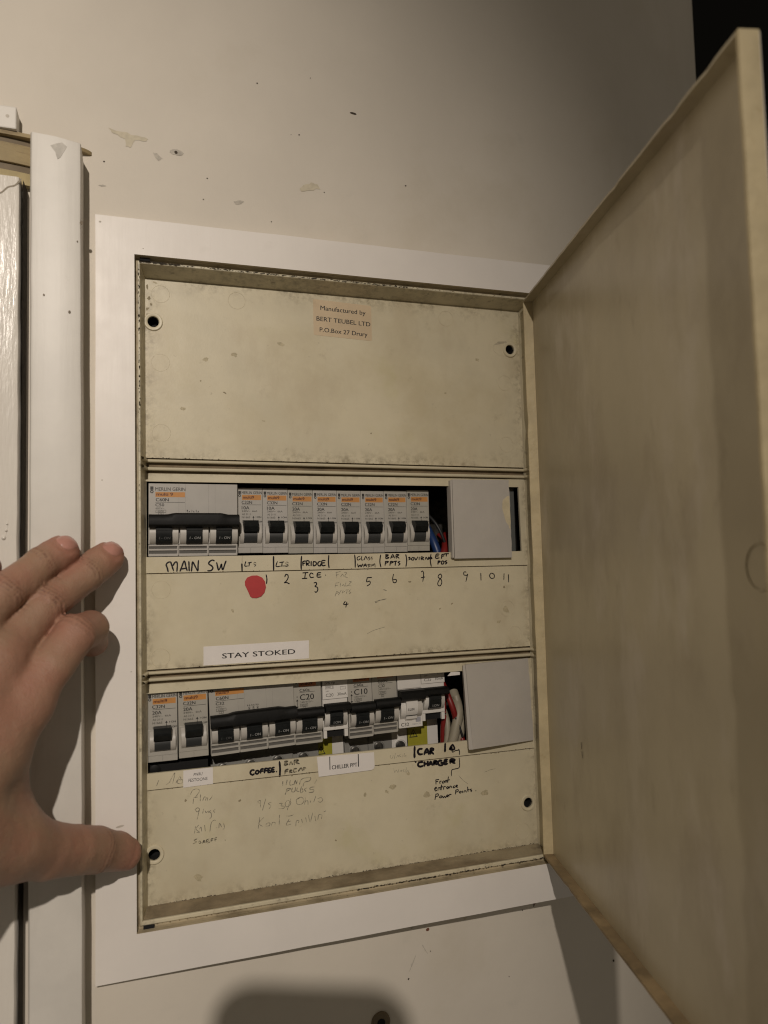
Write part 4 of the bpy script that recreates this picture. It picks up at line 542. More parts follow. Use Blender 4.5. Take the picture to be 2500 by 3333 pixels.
# ---------------------------------------------------------------- circuit breakers
def arc(y0, z0, z1, bulge, n_=8):
    """outline (y,z) of a cheek or barrel bulging towards the viewer"""
    return [(y0 - bulge * math.sin(math.pi * i / n_) ** .7, z0 + (z1 - z0) * i / n_) for i in range(n_ + 1)]
def line_(b, x0, x1, z, t=.22, y=-.05): b.box(x0, x1, y, y + .04, z - t / 2, z + t / 2)
def rect_outline(b, x0, x1, z0, z1, t=.18, y=-.05):
    b.box(x0, x1, y, y + .04, z0, z0 + t).box(x0, x1, y, y + .04, z1 - t, z1).box(x0, x0 + t, y, y + .04, z0, z1).box(x1 - t, x1, y, y + .04, z0, z1)
def logo(b, x, z, k=1.0):
    b.box(x, x + 1.7 * k, -.06, -.02, z - 1.9 * k, z); b.ring(x + .85 * k, z - 2.9 * k, .68 * k, .24 * k, -.05, 16)
LET = -.06
C32 = {}
def c32n(x, y, z, w_, amp, lab, rot=0.0, note=None):
    k = w_ / 18
    t = thing('circuit_breaker', lab, 'circuit breaker', (x, y, z), 'single pole breakers with a short black toggle', (0, -rot, 0))
    if not C32:
        b = B(); W_ = 17.85
        b.box(0, W_, 0, 44, -42, 0, .35).box(.15, W_ - .15, -.35, .2, -38.2, -22.8, .2)
        C32['body'] = b.build('body', 'mcb', t)
        c = []
        for x0, x1 in ((1.5, 4.2), (13.6, 16.6)): c.append(B().prism_x([(0, -23.4)] + arc(-.3, -23.6, -36.0, 3.6) + [(0, -36.2)], x0, x1).build('cheek', 'mcb2', t, smooth=30))
        C32['cheek'] = c
        b = B(); b.prism_x([(0, -28)] + [(-2.9, -28.0), (-3.7, -30), (-3.5, -32.5), (-2.6, -34.6), (-1, -35.4), (0, -35.4)], 4.3, 13.5)
        C32['barrel'] = b.build('toggle_barrel', mat('toggle_barrel', (.028, .03, .03), .45), t, smooth=40)
        b = B(); P_ = [(0, -20.9, 0), (-5.6, -21.3, 0), (-8.3, -24.0, .25), (-8.0, -25.2, .25), (-5.8, -28.4, 0), (0, -29, 0)]
        n_ = len(P_); b.add([(3.7 + d, a, c_) for a, c_, d in P_] + [(14.1 - d, a, c_) for a, c_, d in P_], [(i, (i + 1) % n_, n_ + (i + 1) % n_, n_ + i) for i in range(n_)] + [tuple(range(n_))[::-1], tuple(range(n_, 2 * n_))])
        C32['tog'] = b.build('toggle', 'toggle', t)
        C32['band'] = B().box(3.3, 16.9, -.05, -.01, -7.9, -4.6).build('orange_band', 'orange', t)
        b = B(); b.box(8.95, 9.05, -.02, 0, -42, -38.5).box(17.86, 17.98, .3, 30, -42, 0); C32['seam'] = b.build('body_seam', 'slot', t)
        b = B(); logo(b, .8, -2.1); b.text('MERLIN GERIN', 3.1, -4.05, 1.75, 14.3, LET, .008)
        b.text('C32N', 3.0, -10.35, 1.9, 7.3, LET, .018); line_(b, 3.2, 16.9, -11.0)
        b.box(11.2, 11.5, LET, -.02, -20.9, -18.9).add([(10.6, LET, -19.3), (12.1, LET, -19.3), (11.35, LET, -18.1)], [(0, 1, 2)])
        b.text('I ON', 13.0, -19.4, 1.0, 3.8, LET, .03).text('OFF', 14.6, -22.4, 1.0, 2.9, LET, .03)
        C32['txt'] = b.build('rating_print', 'ink', t)
        b = B(); b.text('240V~  6kA', 3.1, -15.6, 1.15, 11, LET, .008).text('AS 3111', 3.2, -17.6, 1.15, 6.0, LET, .008).text('N1665', 3.1, -19.6, 1.2, 5.8, LET, .008).text('21454', 3.1, -22.3, 1.15, 5, LET, .008)
        C32['small'] = b.build('small_print', 'greyink', t)
        C32['mul'] = B().text('multi9', 3.9, -7.0, 1.8, 7.8, -.09, .03).build('band_print', mat('dark_red_print', (.09, .02, .01), .5), t)
        parts = []
    else:
        for key in ('body', 'barrel', 'tog', 'band', 'seam', 'txt', 'small', 'mul'): part_copy(C32[key], t)
        for o in C32['cheek']: part_copy(o, t)
    key = 'amp' + amp
    if key not in C32: C32[key] = B().text(amp, 3.0, -13.9, 2.0, 5.4, LET, .02).build('amp_print', 'ink', t)
    else: part_copy(C32[key], t)
    t.scale = (k, 1, 1)
    return t
ord_ = [('10A', 'grey 10A single breaker directly right of the wide three pole main breaker'), ('10A', 'grey 10A single breaker above the second LTS note, in front of number 2'),
        ('20A', 'grey 20A single breaker above the handwritten word FRIDGE'), ('20A', 'grey 20A single breaker above the empty box between FRIDGE and GLASS WASH'), ('20A', 'grey 20A single breaker above the smudged words GLASS WASH'),
        ('20A', 'grey 20A single breaker above the handwritten words BAR PPTS'), ('20A', 'grey 20A single breaker above the note between BAR PPTS and EFT POS'), ('20A', 'grey 20A single breaker at the right end of the upper group, beside the dark gap')]
X1 = [61.85, 77.99, 94.53, 111.27, 127.61, 144.26, 160.7, 177.14]; Z1 = [-136.3, -136.6, -137.2, -137.4, -137.7, -137.8, -137.7, -137.3]; WD1 = [16.14, 16.54, 16.74, 16.34, 16.65, 16.44, 16.44, 16.34]
for (a_, l_), x, z, w_ in zip(ord_, X1, Z1, WD1): c32n(x, 26, z, w_, a_, l_, -.006)
c32n(6.1, 20.5, -260.2, 17.65, '20A', 'grey 20A single breaker at the far left of the lower row', 0); c32n(23.96, 20.5, -259.6, 17.66, '20A', 'grey 20A single breaker second from left in the lower row, above the PWRU FESTOONS label', .01)

def c60(x, y, z, w_, poles, lab, rot, main, cat='circuit breaker', shoulder=False, bar_z=(-19.6, -27.4), texts='main', rating='C50'):
    t = thing('circuit_breaker', lab, cat, (x, y, z), 'breakers with a long black handle bar', (0, -rot, 0))
    W_ = w_; pw = W_ / poles; k = pw / 18
    b = B(); b.box(0, W_, 0, 44, -37.4, 0, .35)
    b.box(0, W_, .9, 44, -44.8, -37.6, .2)
    for p_ in range(poles):
        x0 = p_ * pw
        b.box(x0 + .2, x0 + pw - .4, .0, 1, -38.7, -37.6, .12).box(x0 + .2, x0 + pw - .4, .0, 1, -41.3, -40.3, .12).box(x0 + .2, x0 + pw - .4, .0, 1, -44.8, -43.3, .12).box(x0 + pw - .85, x0 + pw - .15, -.15, 1, -44.3, -38.2, .1)
    b.build('body', 'mcb', t)
    b = B()
    for p_ in range(poles): b.box(p_ * pw + .3, p_ * pw + pw - 1, .82, .9, -40.2, -38.8).box(p_ * pw + .3, p_ * pw + pw - 1, .82, .9, -43.2, -41.4)
    b.build('vent_slots', 'slot', t)
    tog = 'toggle'
    for p_ in range(poles):
        x0 = p_ * pw
        for a0, a1 in ((.7, 4.3), (14.0, 17.6)): B().prism_x([(0, -24.5)] + arc(-.3, -24.5, -37.3, 3.8) + [(0, -37.4)], x0 + a0 * k, x0 + a1 * k).build('cheek', 'mcb2', t, smooth=30)
        o = B().prism_x([(0, -24), (-5.4, -24.5), (-5.4, -29.4), (-4.9, -29.6), (-5.0, -33), (-3.9, -35.6), (-1.5, -37.2), (0, -37.2)], x0 + 4.4 * k, x0 + 13.9 * k).build('toggle', 'toggle', t, smooth=30)
        B().text('I - ON', x0 + 6.2 * k, -34.6, 1.5, 6.6 * k, -5.05, .012, shear=.12).build('toggle_print', 'fadeink' if (texts == 'main' and p_ == 0) else 'whiteink', t)
    # handle bar: rounded prism with a raised middle for the three pole ones
    b = B(); zt, zb = bar_z; K = 24; vs = []
    sec = [(-2.5, zb), (-7.2, zb + .3), (-8.6, zb + 1.6), (-8.8, (zt + zb) / 2), (-8.2, zt - 1.0), (-7.0, zt), (-2.5, zt)]
    for i in range(K + 1):
        u_ = i / K; xx = (.1 + u_ * (W_ - .2 + (.4 if poles > 1 else 0)))
        lift = 0
        if poles > 1: s0 = min(1, max(0, (u_ - .2) / .07)); s1_ = min(1, max(0, (.86 - u_) / .05)); lift = .9 * s0 * s1_
        for a_, c_ in sec: vs.append((xx, a_ - (lift * .5 if a_ < -3 else 0), c_ + (lift if c_ > (zt + zb) / 2 + 1 else 0)))
    m_ = len(sec); b.add(vs, [(i * m_ + j, i * m_ + (j + 1) % m_, (i + 1) * m_ + (j + 1) % m_, (i + 1) * m_ + j) for i in range(K) for j in range(m_)] + [tuple(range(m_)), tuple(K * m_ + j for j in range(m_))])
    b.build('handle_bar', 'bar', t, smooth=40)
    # print
    b = B(); g_ = B()
    if texts == 'main':
        logo(b, 1.0, -2.0, 1.1); b.text('MERLIN GERIN', 3.9, -4.6, 2.1, 17.8, LET, .006).text('C60N', 4.2, -11.1, 1.95, 7.6, LET, .02); line_(b, 4, 21.5, -11.7); b.text(rating, 4.0, -14.2, 1.8, 5.1, LET, .02)
        g_.text('400V~', 4.0, -15.9, 1.0, 5.2, LET); rect_outline(g_, 4.2, 10.3, -18.1, -16.4, .2); g_.text('6000', 5.4, -17.8, 1.1, 3.6, LET); rect_outline(g_, 5.8, 8.7, -19.6, -18.2, .2); g_.text('3', 6.9, -19.3, .9, .7, LET)
        if shoulder:
            for i in range(3):
                x_ = 23.6 + i * 2.6; b.text('1A'[0], x_ - .2, -17.0, 1.0, .4, LET, .02); b.text('A', x_ + .8, -17.0, 1.0, .8, LET, .02)
                for q in range(3): b.ring(x_ + .9, -17.9 - q * .95, .42, .13, LET, 10)
        else:
            for i in range(3):
                x_ = 22.7 + i * 2.7; b.text('135'[i], x_ - .1, -17.4, 1.1, .5, LET, .03); b.text('A', x_ + .9, -17.9, 1.0, .9, LET, .03)
                b.add([(x_ + .2, LET, -17.9), (x_ + 1.5, LET, -19.1), (x_ + 1.3, LET, -19.3), (x_, LET, -18.1)], [(0, 1, 2, 3)]); b.box(x_ + 1.3, x_ + 2.3, LET, -.02, -19.3, -19.05).box(x_ + 2.1, x_ + 2.35, LET, -.02, -19.9, -19.1)
        bw = (4, 21.5, -8.5, -5.4); mt = ('multi 9' if not shoulder else 'multi9', 4.6, -7.6, 1.8, 9.6 if not shoulder else 7.6)
        bm_ = 'orange'
    elif texts == 'big':
        logo(b, 1.2, -2.4, 1.0); b.text('C60a', 4.1, -11.3, 1.7, 6.6, LET, .012); line_(b, 4.1, 14.2, -11.75); b.text(rating, 4.2, -16.7, 3.6, 9.2, LET, .012)
        b.text('I', 2.2, -15.0, 1.0, .3, LET, .03).box(2.25, 2.55, LET, -.02, -21.0, -17.0).add([(1.6, LET, -17.2), (3.2, LET, -17.2), (2.4, LET, -15.9), (1.6, LET, -20.6), (3.2, LET, -20.6), (2.4, LET, -21.9)], [(0, 1, 2), (3, 4, 5)]); b.ring(2.4, -22.9, .45, .13, LET, 14)
        g_.text('240/415V~', 4.3, -18.6, 1.1, 8.6, LET); rect_outline(g_, 4.4, 9.3, -21.0, -19.2, .2); g_.text('4000', 5.0, -20.6, 1.1, 3.6, LET); rect_outline(g_, 6.0, 7.9, -22.6, -21.1, .18); g_.text('11207', 10.4, -22.4, .9, 4.0, LET)
        g_.text('MERLIN GERIN', 3.6, -4.2, 1.8, 13.5, LET, .004)
        bw = (3.7, 15.0, -8.2, -5.0); mt = ('multi9', 4.4, -7.3, 1.8, 8.2); bm_ = 'redorange'
    else:
        b.text('C60N', 4.1, -11.3, 1.9, 6.6, LET, .012); line_(b, 4.1, 14.6, -11.8, .16); b.text('C32', 4.4, -14.4, 1.9, 4.4, LET, .02)
        g_.text('240/415V~', 4.2, -16.2, 1.2, 8.8, LET); rect_outline(b, 4.5, 9.6, -19.0, -17.0, .2); b.text('6000', 5.3, -18.5, 1.2, 3.4, LET); rect_outline(b, 6.1, 8.1, -20.8, -19.2, .2); b.text('2', 6.8, -20.4, 1.0, .7, LET); g_.text('11215', 4.5, -22.2, .7, 4, LET)
        bw = (3.7, 15.0, -8.2, -5.0); mt = ('multi9', 4.4, -7.3, 1.8, 8.2); bm_ = 'redorange'
    b.build('rating_print', 'ink', t); g_.build('small_print', 'greyink', t)
    B().box(bw[0], bw[1], -.05, -.01, bw[2], bw[3]).build('orange_band', bm_, t)
    B().text(*mt, -.09, .03).build('band_print', bpy.data.materials['dark_red_print'], t)
    b = B()
    for q in range(1, poles): b.box(q * pw - .05, q * pw + .05, -.02, 0, -19, 0)
    if poles > 1: b.box(pw + 4, pw + 4.1, -.015, 0, -19, 0).box(2 * pw + 4, 2 * pw + 4.1, -.015, 0, -19, 0)
    if b.v: b.build('body_seam', mat('seam_' + rating, (.25, .235, .21), .6), t)
    if shoulder:
        b = B(); b.box(.6, W_ + .6, 17, 44, -66, -44, .3)
        for q in range(poles): b.box(q * pw + 1, q * pw + pw + .2, 16.2, 18, -52, -49, .3)
        b.build('terminal_shoulder', 'shoulder', t)
        for q in range(poles):
            cx = q * pw + pw * .46; zz = -57.6 + .0 * q
            o = B().disc(cx, zz, [(4.6, 17.1), (4.6, 16.5), (3.9, 16.3), (3.7, 17.4)], 24).build('terminal_collar', 'shoulder', t, smooth=30)
            B().disc(cx, zz, [(3.2, 17.3), (3.2, 15.9), (2.6, 15.6), (.4, 15.7)], 20).box(cx - 2.6, cx + 2.6, 15.4, 15.7, zz - .35, zz + .35).box(cx - .35, cx + .35, 15.4, 15.7, zz - 2.5, zz + 2.5).build('terminal_screw', 'screw', t, smooth=30)
    return t
c60(7.6, 20, -134.4, 53.6, 3, 'wide grey three pole main breaker marked C50 above the words MAIN SW', -.008, True)
c60(42.2, 23.5, -258.2, 53.0, 3, 'wide grey three pole breaker marked C32 in the lower row above COFFEE', .034, False, shoulder=True, rating='C32')
c60(95.6, 26, -257.3, 18.3, 1, 'single grey breaker marked C20 in the lower row beside the wide three pole breaker', .02, False, shoulder=True, bar_z=(-21.3, -27.2), texts='big', rating='C20')
c60(132.2, 27, -257.0, 16.6, 1, 'single grey breaker marked C10 between the white 30mA unit and the C32 unit', .02, False, shoulder=True, bar_z=(-21.3, -27.2), texts='big', rating='C10')
c60(149.0, 27, -255.8, 17.2, 1, 'single grey breaker marked C32 with a black toggle, left of the white toggle unit', .02, False, shoulder=True, bar_z=(-21.3, -27.2), texts='small', rating='C32')

def warning(t, x0, x1, z0, z1, y):
    o = B().box(x0, x1, y - .15, y, z0, z1).build('warning_sticker', 'yellow', t)
    cx = (x0 + x1) / 2; zc = z1 - 5.6; R_ = 3.3; b = B()
    P3 = [(cx, zc + R_), (cx - R_ * .95, zc - R_ * .75), (cx + R_ * .95, zc - R_ * .75)]; C3 = (cx, zc - .2); I3 = [(C3[0] + (p[0] - C3[0]) * .74, C3[1] + (p[1] - C3[1]) * .74) for p in P3]
    b.plate(P3, [I3], y - .2, y - .17); b.add([(cx + .3, y - .2, zc + 1.6), (cx - .7, y - .2, zc - .2), (cx, y - .2, zc - .2), (cx - .3, y - .2, zc - 1.7), (cx + .8, y - .2, zc + .35), (cx + .1, y - .2, zc + .35)], [(0, 1, 2, 3, 4, 5)])
    b.build('warning_print', 'ink', o)
def rcbo(x, y, z, w_, rating, lab, rot):
    t = thing('safety_switch_breaker', lab, 'circuit breaker', (x, y, z), 'white breakers with residual current protection', (0, -rot, 0))
    b = B(); b.box(0, w_, .8, 44, -38.2, 0, .3).box(.1, w_ + .3, 0, 2, -17.8, 1, .15)
    b.box(.1, 2.4, .8, 4, -43, -38, .2).box(w_ - 2.6, w_ - .2, .8, 4, -43, -38, .2)
    b.box(.3, 7.7, .3, 2, -38.0, -34.4, .4).box(8.1, w_ - .3, .3, 2, -38.0, -34.4, .4)
    b.build('body', 'wmcb', t)
    B().box(2.5, w_ - 2.6, 3, 6, -42.8, -38.3, .1).build('lower_catch', 'black', t)
    B().prism_x([(0.8, -21)] + arc(.5, -21, -35.8, 4.2) + [(.8, -35.9)], .5, 3.7).build('cheek', 'wmcb', t, smooth=30)
    B().prism_x([(0.8, -21)] + arc(.5, -21, -35.8, 4.2) + [(.8, -35.9)], 12.4, 15.4).build('cheek', 'mcb2', t, smooth=30)
    B().prism_x([(.8, -24), (-5.2, -24.5), (-5.6, -28.2), (-5.0, -28.4), (-5.0, -31), (-3.9, -33.6), (-1.5, -34.9), (.8, -35.0)], 3.8, 12.3).build('toggle', 'toggle', t, smooth=30)
    B().text('I.ON', 5.6, -32.8, 1.5, 4.8, -5.15, .01, shear=.1).build('toggle_print', 'whiteink', t)
    b = B(); sec = [(-1, -25.4), (-6.5, -25.2), (-8.2, -23.8), (-8.2, -21.4), (-6.8, -20.3), (-1, -20.3)]; b.prism_x(sec, .2, w_ + .4); b.build('handle_bar', 'bar', t, smooth=40)
    g_ = B(); g_.text(rating, 2.2, -16.2, 2.0, 5.1, LET, .0).text('30mA', 10.0, -16.0, 1.9, 6.2, LET, -.006)
    rect_outline(g_, 2.0, 7.5, -11.2, -9.4, .16); g_.text('6000 3', 2.5, -10.7, 1.0, 4.5, LET); rect_outline(g_, 12, 15.6, -12.2, -10.3, .16); g_.text('240V', 2.2, -13.0, .8, 2.4, LET); g_.text('DPN Vigi', 1.8, -8.0, 1.3, 6.6, LET, .01)
    g_.build('rating_print', 'greyink', t)
    b = B(); b.box(0, w_ * .56, 17, 44, -66, -43.5, .2).build('terminal_shoulder', 'yellow', t, label='yellow half of the lower shoulder'); 
    B().box(w_ * .56, w_ + .5, 17.2, 44, -66, -43.5, .2).build('terminal_shoulder', 'wmcb', t, label='white half of the lower shoulder')
    return t
t = rcbo(115.1, 27, -257.2, 16.8, 'C20', 'white C20 30mA breaker with a black toggle in the middle of the lower row', .015)
warning(t, -3.0, 6.0, -66, -49.0, 16.9)
t = rcbo(184.2, 27, -252.2, 16.9, 'C25', 'white C25 30mA breaker at the right end of the lower row', .012)
warning(t, -5.4, 3.2, -66, -49.0, 16.9)
# breaker with the white toggle in a round recess
t = thing('safety_switch_breaker', 'white C32 breaker with a white toggle, above the words CAR CHARGER', 'circuit breaker', (167.0, 27, -253.2), 'white breakers with residual current protection', (0, -.014, 0)); w_ = 16.9
B().box(0, w_, 0, 44, -19.2, 1, .3).box(0, w_, -.2, 44, -45.2, -19.4, .35).build('body', 'wmcb', t)
B().box(5.4, 11.8, -.05, .1, -20.9, -19.2).build('indicator_window', mat('indicator', (.16, .13, .11), .3), t)
B().prism_x([(0, -25)] + arc(-.2, -25.0, -39.2, 4.4) + [(0, -39.4)], .5, 4.0).build('cheek', 'wmcb', t, smooth=30)
B().prism_x([(0, -25)] + arc(-.2, -25.0, -38.4, 4.4) + [(0, -38.6)], 12.3, 15.6).build('cheek', 'mcb2', t, smooth=30)
B().ring(8.2, -33.0, 7.5, .22, -.2, 40).build('recess_ring', 'mcb2', t, smooth=60)
B().prism_x([(0, -25), (-5, -25.5), (-5.2, -31), (-4.6, -34), (-3, -36.4), (0, -36.6)], 4.1, 12.2).build('toggle', 'wmcb', t, smooth=30)
B().box(4.1, 12.2, -3.1, 0, -36.9, -36.6).build('toggle_gap', 'black', t)
B().prism_x([(0, -37.0), (-3.2, -37.0), (-2.6, -39), (0, -40.4)], 4.3, 12).build('toggle_lip', 'wmcb', t, smooth=30)
B().text('I.ON', 5.2, -33.0, 2.1, 4.4, -5.12, .01, shear=.12).build('toggle_print', 'ink', t)
b = B(); sec = [(0, -26.3), (-6.5, -26.1), (-8.4, -24.5), (-8.4, -21.0), (-6.8, -19.6), (0, -19.6)]; b.prism_x(sec, -.2, w_ + .3); b.build('handle_bar', 'bar', t, smooth=40)
B().text('C32', 1.4, -44.0, 2.2, 5.6, -.26, .006).text('C60N', .8, -9.8, 1.4, 6, LET, .02).text('0.03A', 8, -9.6, 1.4, 5.2, LET, .02).build('rating_print', 'ink', t)
B().box(12.0, 15.6, -.25, -.2, -42.0, -38.6).text('H6H-C32', 9.6, -43.7, 1.0, 6.0, -.26, .01).build('small_print', mat('bluish_print', (.33, .33, .36), .5), t)
B().box(0, w_ - 5.6, 17, 44, -66, -45.4, .3).build('terminal_shoulder', 'wmcb', t)
B().disc(6.0, -61.0, [(5.2, 17.1), (5.2, 16.6), (4.2, 16.3), (3.8, 17.4)], 24).build('terminal_collar', 'wmcb', t, smooth=30)
B().disc(6.0, -61.0, [(3.4, 17.2), (3.4, 15.8), (2.6, 15.5), (.4, 15.6)], 20).box(3.4, 8.6, 15.3, 15.6, -61.3, -60.7).build('terminal_screw', 'screw', t, smooth=30)

# black lower-left terminal block
t = thing('terminal_block', 'black plastic block low in the left corner of the lower breaker window', 'terminal block', (6, 24, -306))
B().box(0, 36, 2, 30, -12, 1.0, .5).build('block_body', 'black', t)
B().disc(4.5, -2.5, [(3.6, 2.1), (3.6, 1.2), (3.0, .9)], 20).build('block_cap', 'bar', t, smooth=30)

# ---------------------------------------------------------------- grey filler covers
t = thing('blanking_cover', 'grey plastic cover sitting straight over the right end of the upper breaker window', 'blanking cover', (205, 15, -131), 'loose grey covers over the unused ways')
def card(par, P4, y4, th_, m, jag=None):
    """thin slab with corners P4 (tl,tr,br,bl) at depths y4"""
    b = B(); K = 18; rnd = random.Random(int(P4[0][0]))
    tl_, tr_, br_, bl_ = [Vector((p[0], y, p[1])) for p, y in zip(P4, y4)]
    L = [tl_.lerp(tr_, i / 6) for i in range(6)] + [tr_.lerp(br_, i / K) for i in range(K)] + [br_.lerp(bl_, i / 6) for i in range(6)] + [bl_.lerp(tl_, i / 10) for i in range(10)]
    for i in range(7, 6 + K):
        L[i].x += rnd.uniform(-.35, .25)
    n_ = len(L); vs = [p[:] for p in L] + [(p.x, p.y + th_, p.z) for p in L]; c_ = sum(L, Vector()) / n_; vs += [c_[:]]
    b.add(vs, [(i, (i + 1) % n_, 2 * n_) for i in range(n_)] + [(i, (i + 1) % n_, n_ + (i + 1) % n_, n_ + i) for i in range(n_)] + [tuple(range(n_, 2 * n_))])
    return b.build('cover_plate', m, par, world=True)
card(t, [(206.4, -130.9), (249.7, -130.9), (250.2, -185.4), (206.6, -185.2)], [14.2] * 4, 1.2, 'greycover')
B().box(205.0, 206.2, 14.2, 21, -184.6, -131.4, .2).box(205.0, 249.5, 15.4, 17.6, -184.9, -184.2).build('cover_side', 'greycover', t, world=True)
B().plate(lumpy((244.2, -146), (248, -141), 4, .6) + [(249.5, -142), (250.0, -160), (249.6, -166)] + lumpy((248.6, -165), (245.6, -156), 4, .6) + [(243.8, -151)], [], 14.12, 14.2).build('glue_mark', 'glue', t, world=True)
t = thing('blanking_cover', 'warped grey plastic cover leaning out over the right end of the lower breaker window', 'blanking cover', (211, 10, -257), 'loose grey covers over the unused ways')
card(t, [(211.2, -256.9), (260.8, -256.2), (262.2, -312.6), (213.2, -312.6)], [12.5, 16.2, 15.0, 9.0], 1.3, 'greycover')
B().add([(211.0, 12.6, -257.2), (209.7, 13.6, -257.6), (211.0, 10.6, -313.0), (213.2, 9.1, -312.7), (211.2, 19, -258), (213.2, 19, -312)], [(0, 1, 2, 3), (1, 4, 5, 2)]).build('cover_side', 'greycover', t, world=True)
B().plate([(200.5, -264.6), (203.5, -261.6), (209.5, -262.5), (209.5, -264.4)], [], 18.5, 19).build('broken_tab', 'label', t, world=True)

# ---------------------------------------------------------------- wires behind the covers
def wire(name, m, pts, r, lab, cat='wire', group='loose wires at the right of the breaker rows'):
    P_ = [Vector(p) for p in pts]; Q = []
    for i in range(len(P_) - 1):
        p0, p1, p2, p3 = P_[max(i - 1, 0)], P_[i], P_[i + 1], P_[min(i + 2, len(P_) - 1)]
        for k in range(5):
            u_ = k / 5; Q.append(.5 * ((2 * p1) + (p2 - p0) * u_ + (2 * p0 - 5 * p1 + 4 * p2 - p3) * u_ * u_ + (3 * p1 - p0 - 3 * p2 + p3) * u_ ** 3))
    Q.append(P_[-1]); return tag(B().tube(Q, r, 12).build(name, m, smooth=60), lab, cat, group)
wire('insulated_wire', 'wblue', [(198, 60, -150), (199.5, 44, -165), (202, 36, -178), (207, 34, -200)], 3.0, 'thick blue wire in the dark gap beside the upper breaker group')
wire('insulated_wire', 'wred', [(214, 46, -168), (206.5, 32, -180), (201, 32, -192), (198, 34, -205)], 2.7, 'red wire curving down in the upper gap next to the blue one')
wire('insulated_wire', 'wblack', [(196, 50, -148), (203, 38, -160), (209, 36, -175), (214, 42, -192)], 1.1, 'thin black wire above the blue wire in the upper gap')
wire('insulated_wire', 'wred', [(212, 54, -168), (210, 33, -182), (208, 33, -195), (208, 36, -210)], 2.2, 'second red wire low in the upper gap against the grey cover')
wire('insulated_wire', 'wred', [(205, 40, -272), (206.2, 31, -282), (209, 29, -292), (212, 33, -302), (215, 38, -320)], 2.1, 'bright red wire bending over at the top of the lower gap')
wire('insulated_wire', 'wred', [(203.5, 36, -282), (203, 33, -292), (202.5, 35, -304), (203, 38, -325)], 1.8, 'darker red wire running down beside the C25 breaker')
wire('insulated_wire', 'wred', [(212, 33, -302), (214.5, 28, -312), (214.5, 27, -322)], 1.9, 'short red wire at the lower right of the lower gap')
wire('sheathed_cable', 'wwhite', [(214, 42, -280), (213, 31, -292), (208, 29, -308), (203, 31, -328)], 3.6, 'flat pale cable sweeping down left across the lower gap', 'cable')
wire('sheathed_cable', 'wwhite', [(205, 40, -290), (205.5, 34, -300), (204, 33, -315), (200, 36, -330)], 2.3, 'narrow pale cable behind the wide pale one in the lower gap', 'cable')
wire('sheathed_cable', 'wwhite', [(213.5, 36, -282), (214.8, 31, -296), (213.5, 30, -308), (212, 33, -320)], 2.7, 'pale cable nearest the grey cover in the lower gap', 'cable')
wire('insulated_wire', 'wblack', [(208, 30, -290), (211, 26.5, -300), (213.5, 26, -308)], .8, 'short thin black wire crossing the pale cables')

# ---------------------------------------------------------------- left: architrave, cupboard door, curved moulding
t = thing('timber_post', 'vertical white painted timber board standing left of the surround', 'timber board', (-42, -17, -170))
b = B(); K = 60; vs = []; rnd = random.Random(9)
for i in range(K + 1):
    u_ = i / K; zl = 56.8 + (-900 - 56.8) * u_; zr = 54.2 + (-900 - 54.2) * u_
    e0, e1 = rnd.uniform(-.12, .12), rnd.uniform(-.12, .12); xl = -54.4 + 1.2 * min(1, u_ * 2) + e0; xr = -28.3 + 1.4 * min(1, u_ * 2) + e1
    zl_, zr_ = zl, zr
    vs += [(xl, -15.4, zl_), (xl + .9, -16.8, zl_ + .2), (xl + 2, -17, zl_), ((xl + xr) / 2, -17.1, (zl_ + zr_) / 2 + .6 * (i == 0)), (xr - 1.6, -17, zr_), (xr - .4, -16.7, zr_), (xr, -15.6, zr_ - .1), (xr, 6, zr_), (xl, 6, zl_)]
b.add(vs, [(i * 9 + j, i * 9 + (j + 1) % 9, (i + 1) * 9 + (j + 1) % 9, (i + 1) * 9 + j) for i in range(K) for j in range(9)] + [tuple(range(9)), tuple(K * 9 + j for j in range(9))])
b.build('board', 'archi', t, world=True, smooth=35)
B().plate([(-44, 50.5), (-41, 52), (-38, 53), (-35.5, 51), (-37, 48), (-39, 44), (-40.5, 43), (-41.5, 47)], [], -17.25, -17).build('grey_smudge', mat('smudge', (.56, .53, .47), .6, (200, .15)), t, world=True)
for i, (x, z, r) in enumerate([(-34, -43.5, .7), (-47, -35, .5), (-30, -3, .4), (-27.9, 8, .9)]):
    B().plate(oval(x, z, r, r * 1.3), [], -17.3, -17.1).build('dent_mark', 'brown2', t, world=True)
cup = thing('cupboard_door', 'glossy white enamel cupboard door at the left edge with paint drips', 'cupboard door', (-200, -12, -170))
b = B(); rnd = random.Random(3); K = 70; vs = []
for i in range(K + 1):
    z = 32.6 - 935 * i / K; e = rnd.uniform(-.25, .25); vs += [(-59.8 + .8 * min(1, i / 20) + e, -9.0, z), (-60.6 + e, -11.6, z), (-62.0, -12, z), (-420, -12, z), (-420, 6, z), (-59.8 + e, 6, z)]
b.add(vs, [(i * 6 + j, i * 6 + (j + 1) % 6, (i + 1) * 6 + (j + 1) % 6, (i + 1) * 6 + j) for i in range(K) for j in range(6)] + [tuple(range(6)), tuple(K * 6 + j for j in range(6))])
b.build('door_leaf', 'gloss', cup, world=True, smooth=35)
b = B(); b.ribbon([(-59.4, 31.6), (-62.5, 27.5), (-66, 26.0), (-70, 22.0), (-76, 20.5), (-90, 14)], .9, -12.06); b.build('paint_crack', mat('crack', (.30, .26, .20), .8), cup, world=True)
for x, z, r in ((-66.8, -167.8, 1.25), (-65.6, -164, .7), (-65.2, -160.5, .55)):
    b = B(); b.disc(x, z, [(r, -12.0), (r * .9, -12.5), (r * .5, -13.0), (.05, -13.15)], 14); b.build('paint_drip', 'gloss', cup, world=True, smooth=70)
B().ribbon([(-65.0, -158), (-65.8, -164), (-66.6, -168)], 1.0, -12.15).build('paint_run', 'gloss', cup, world=True)
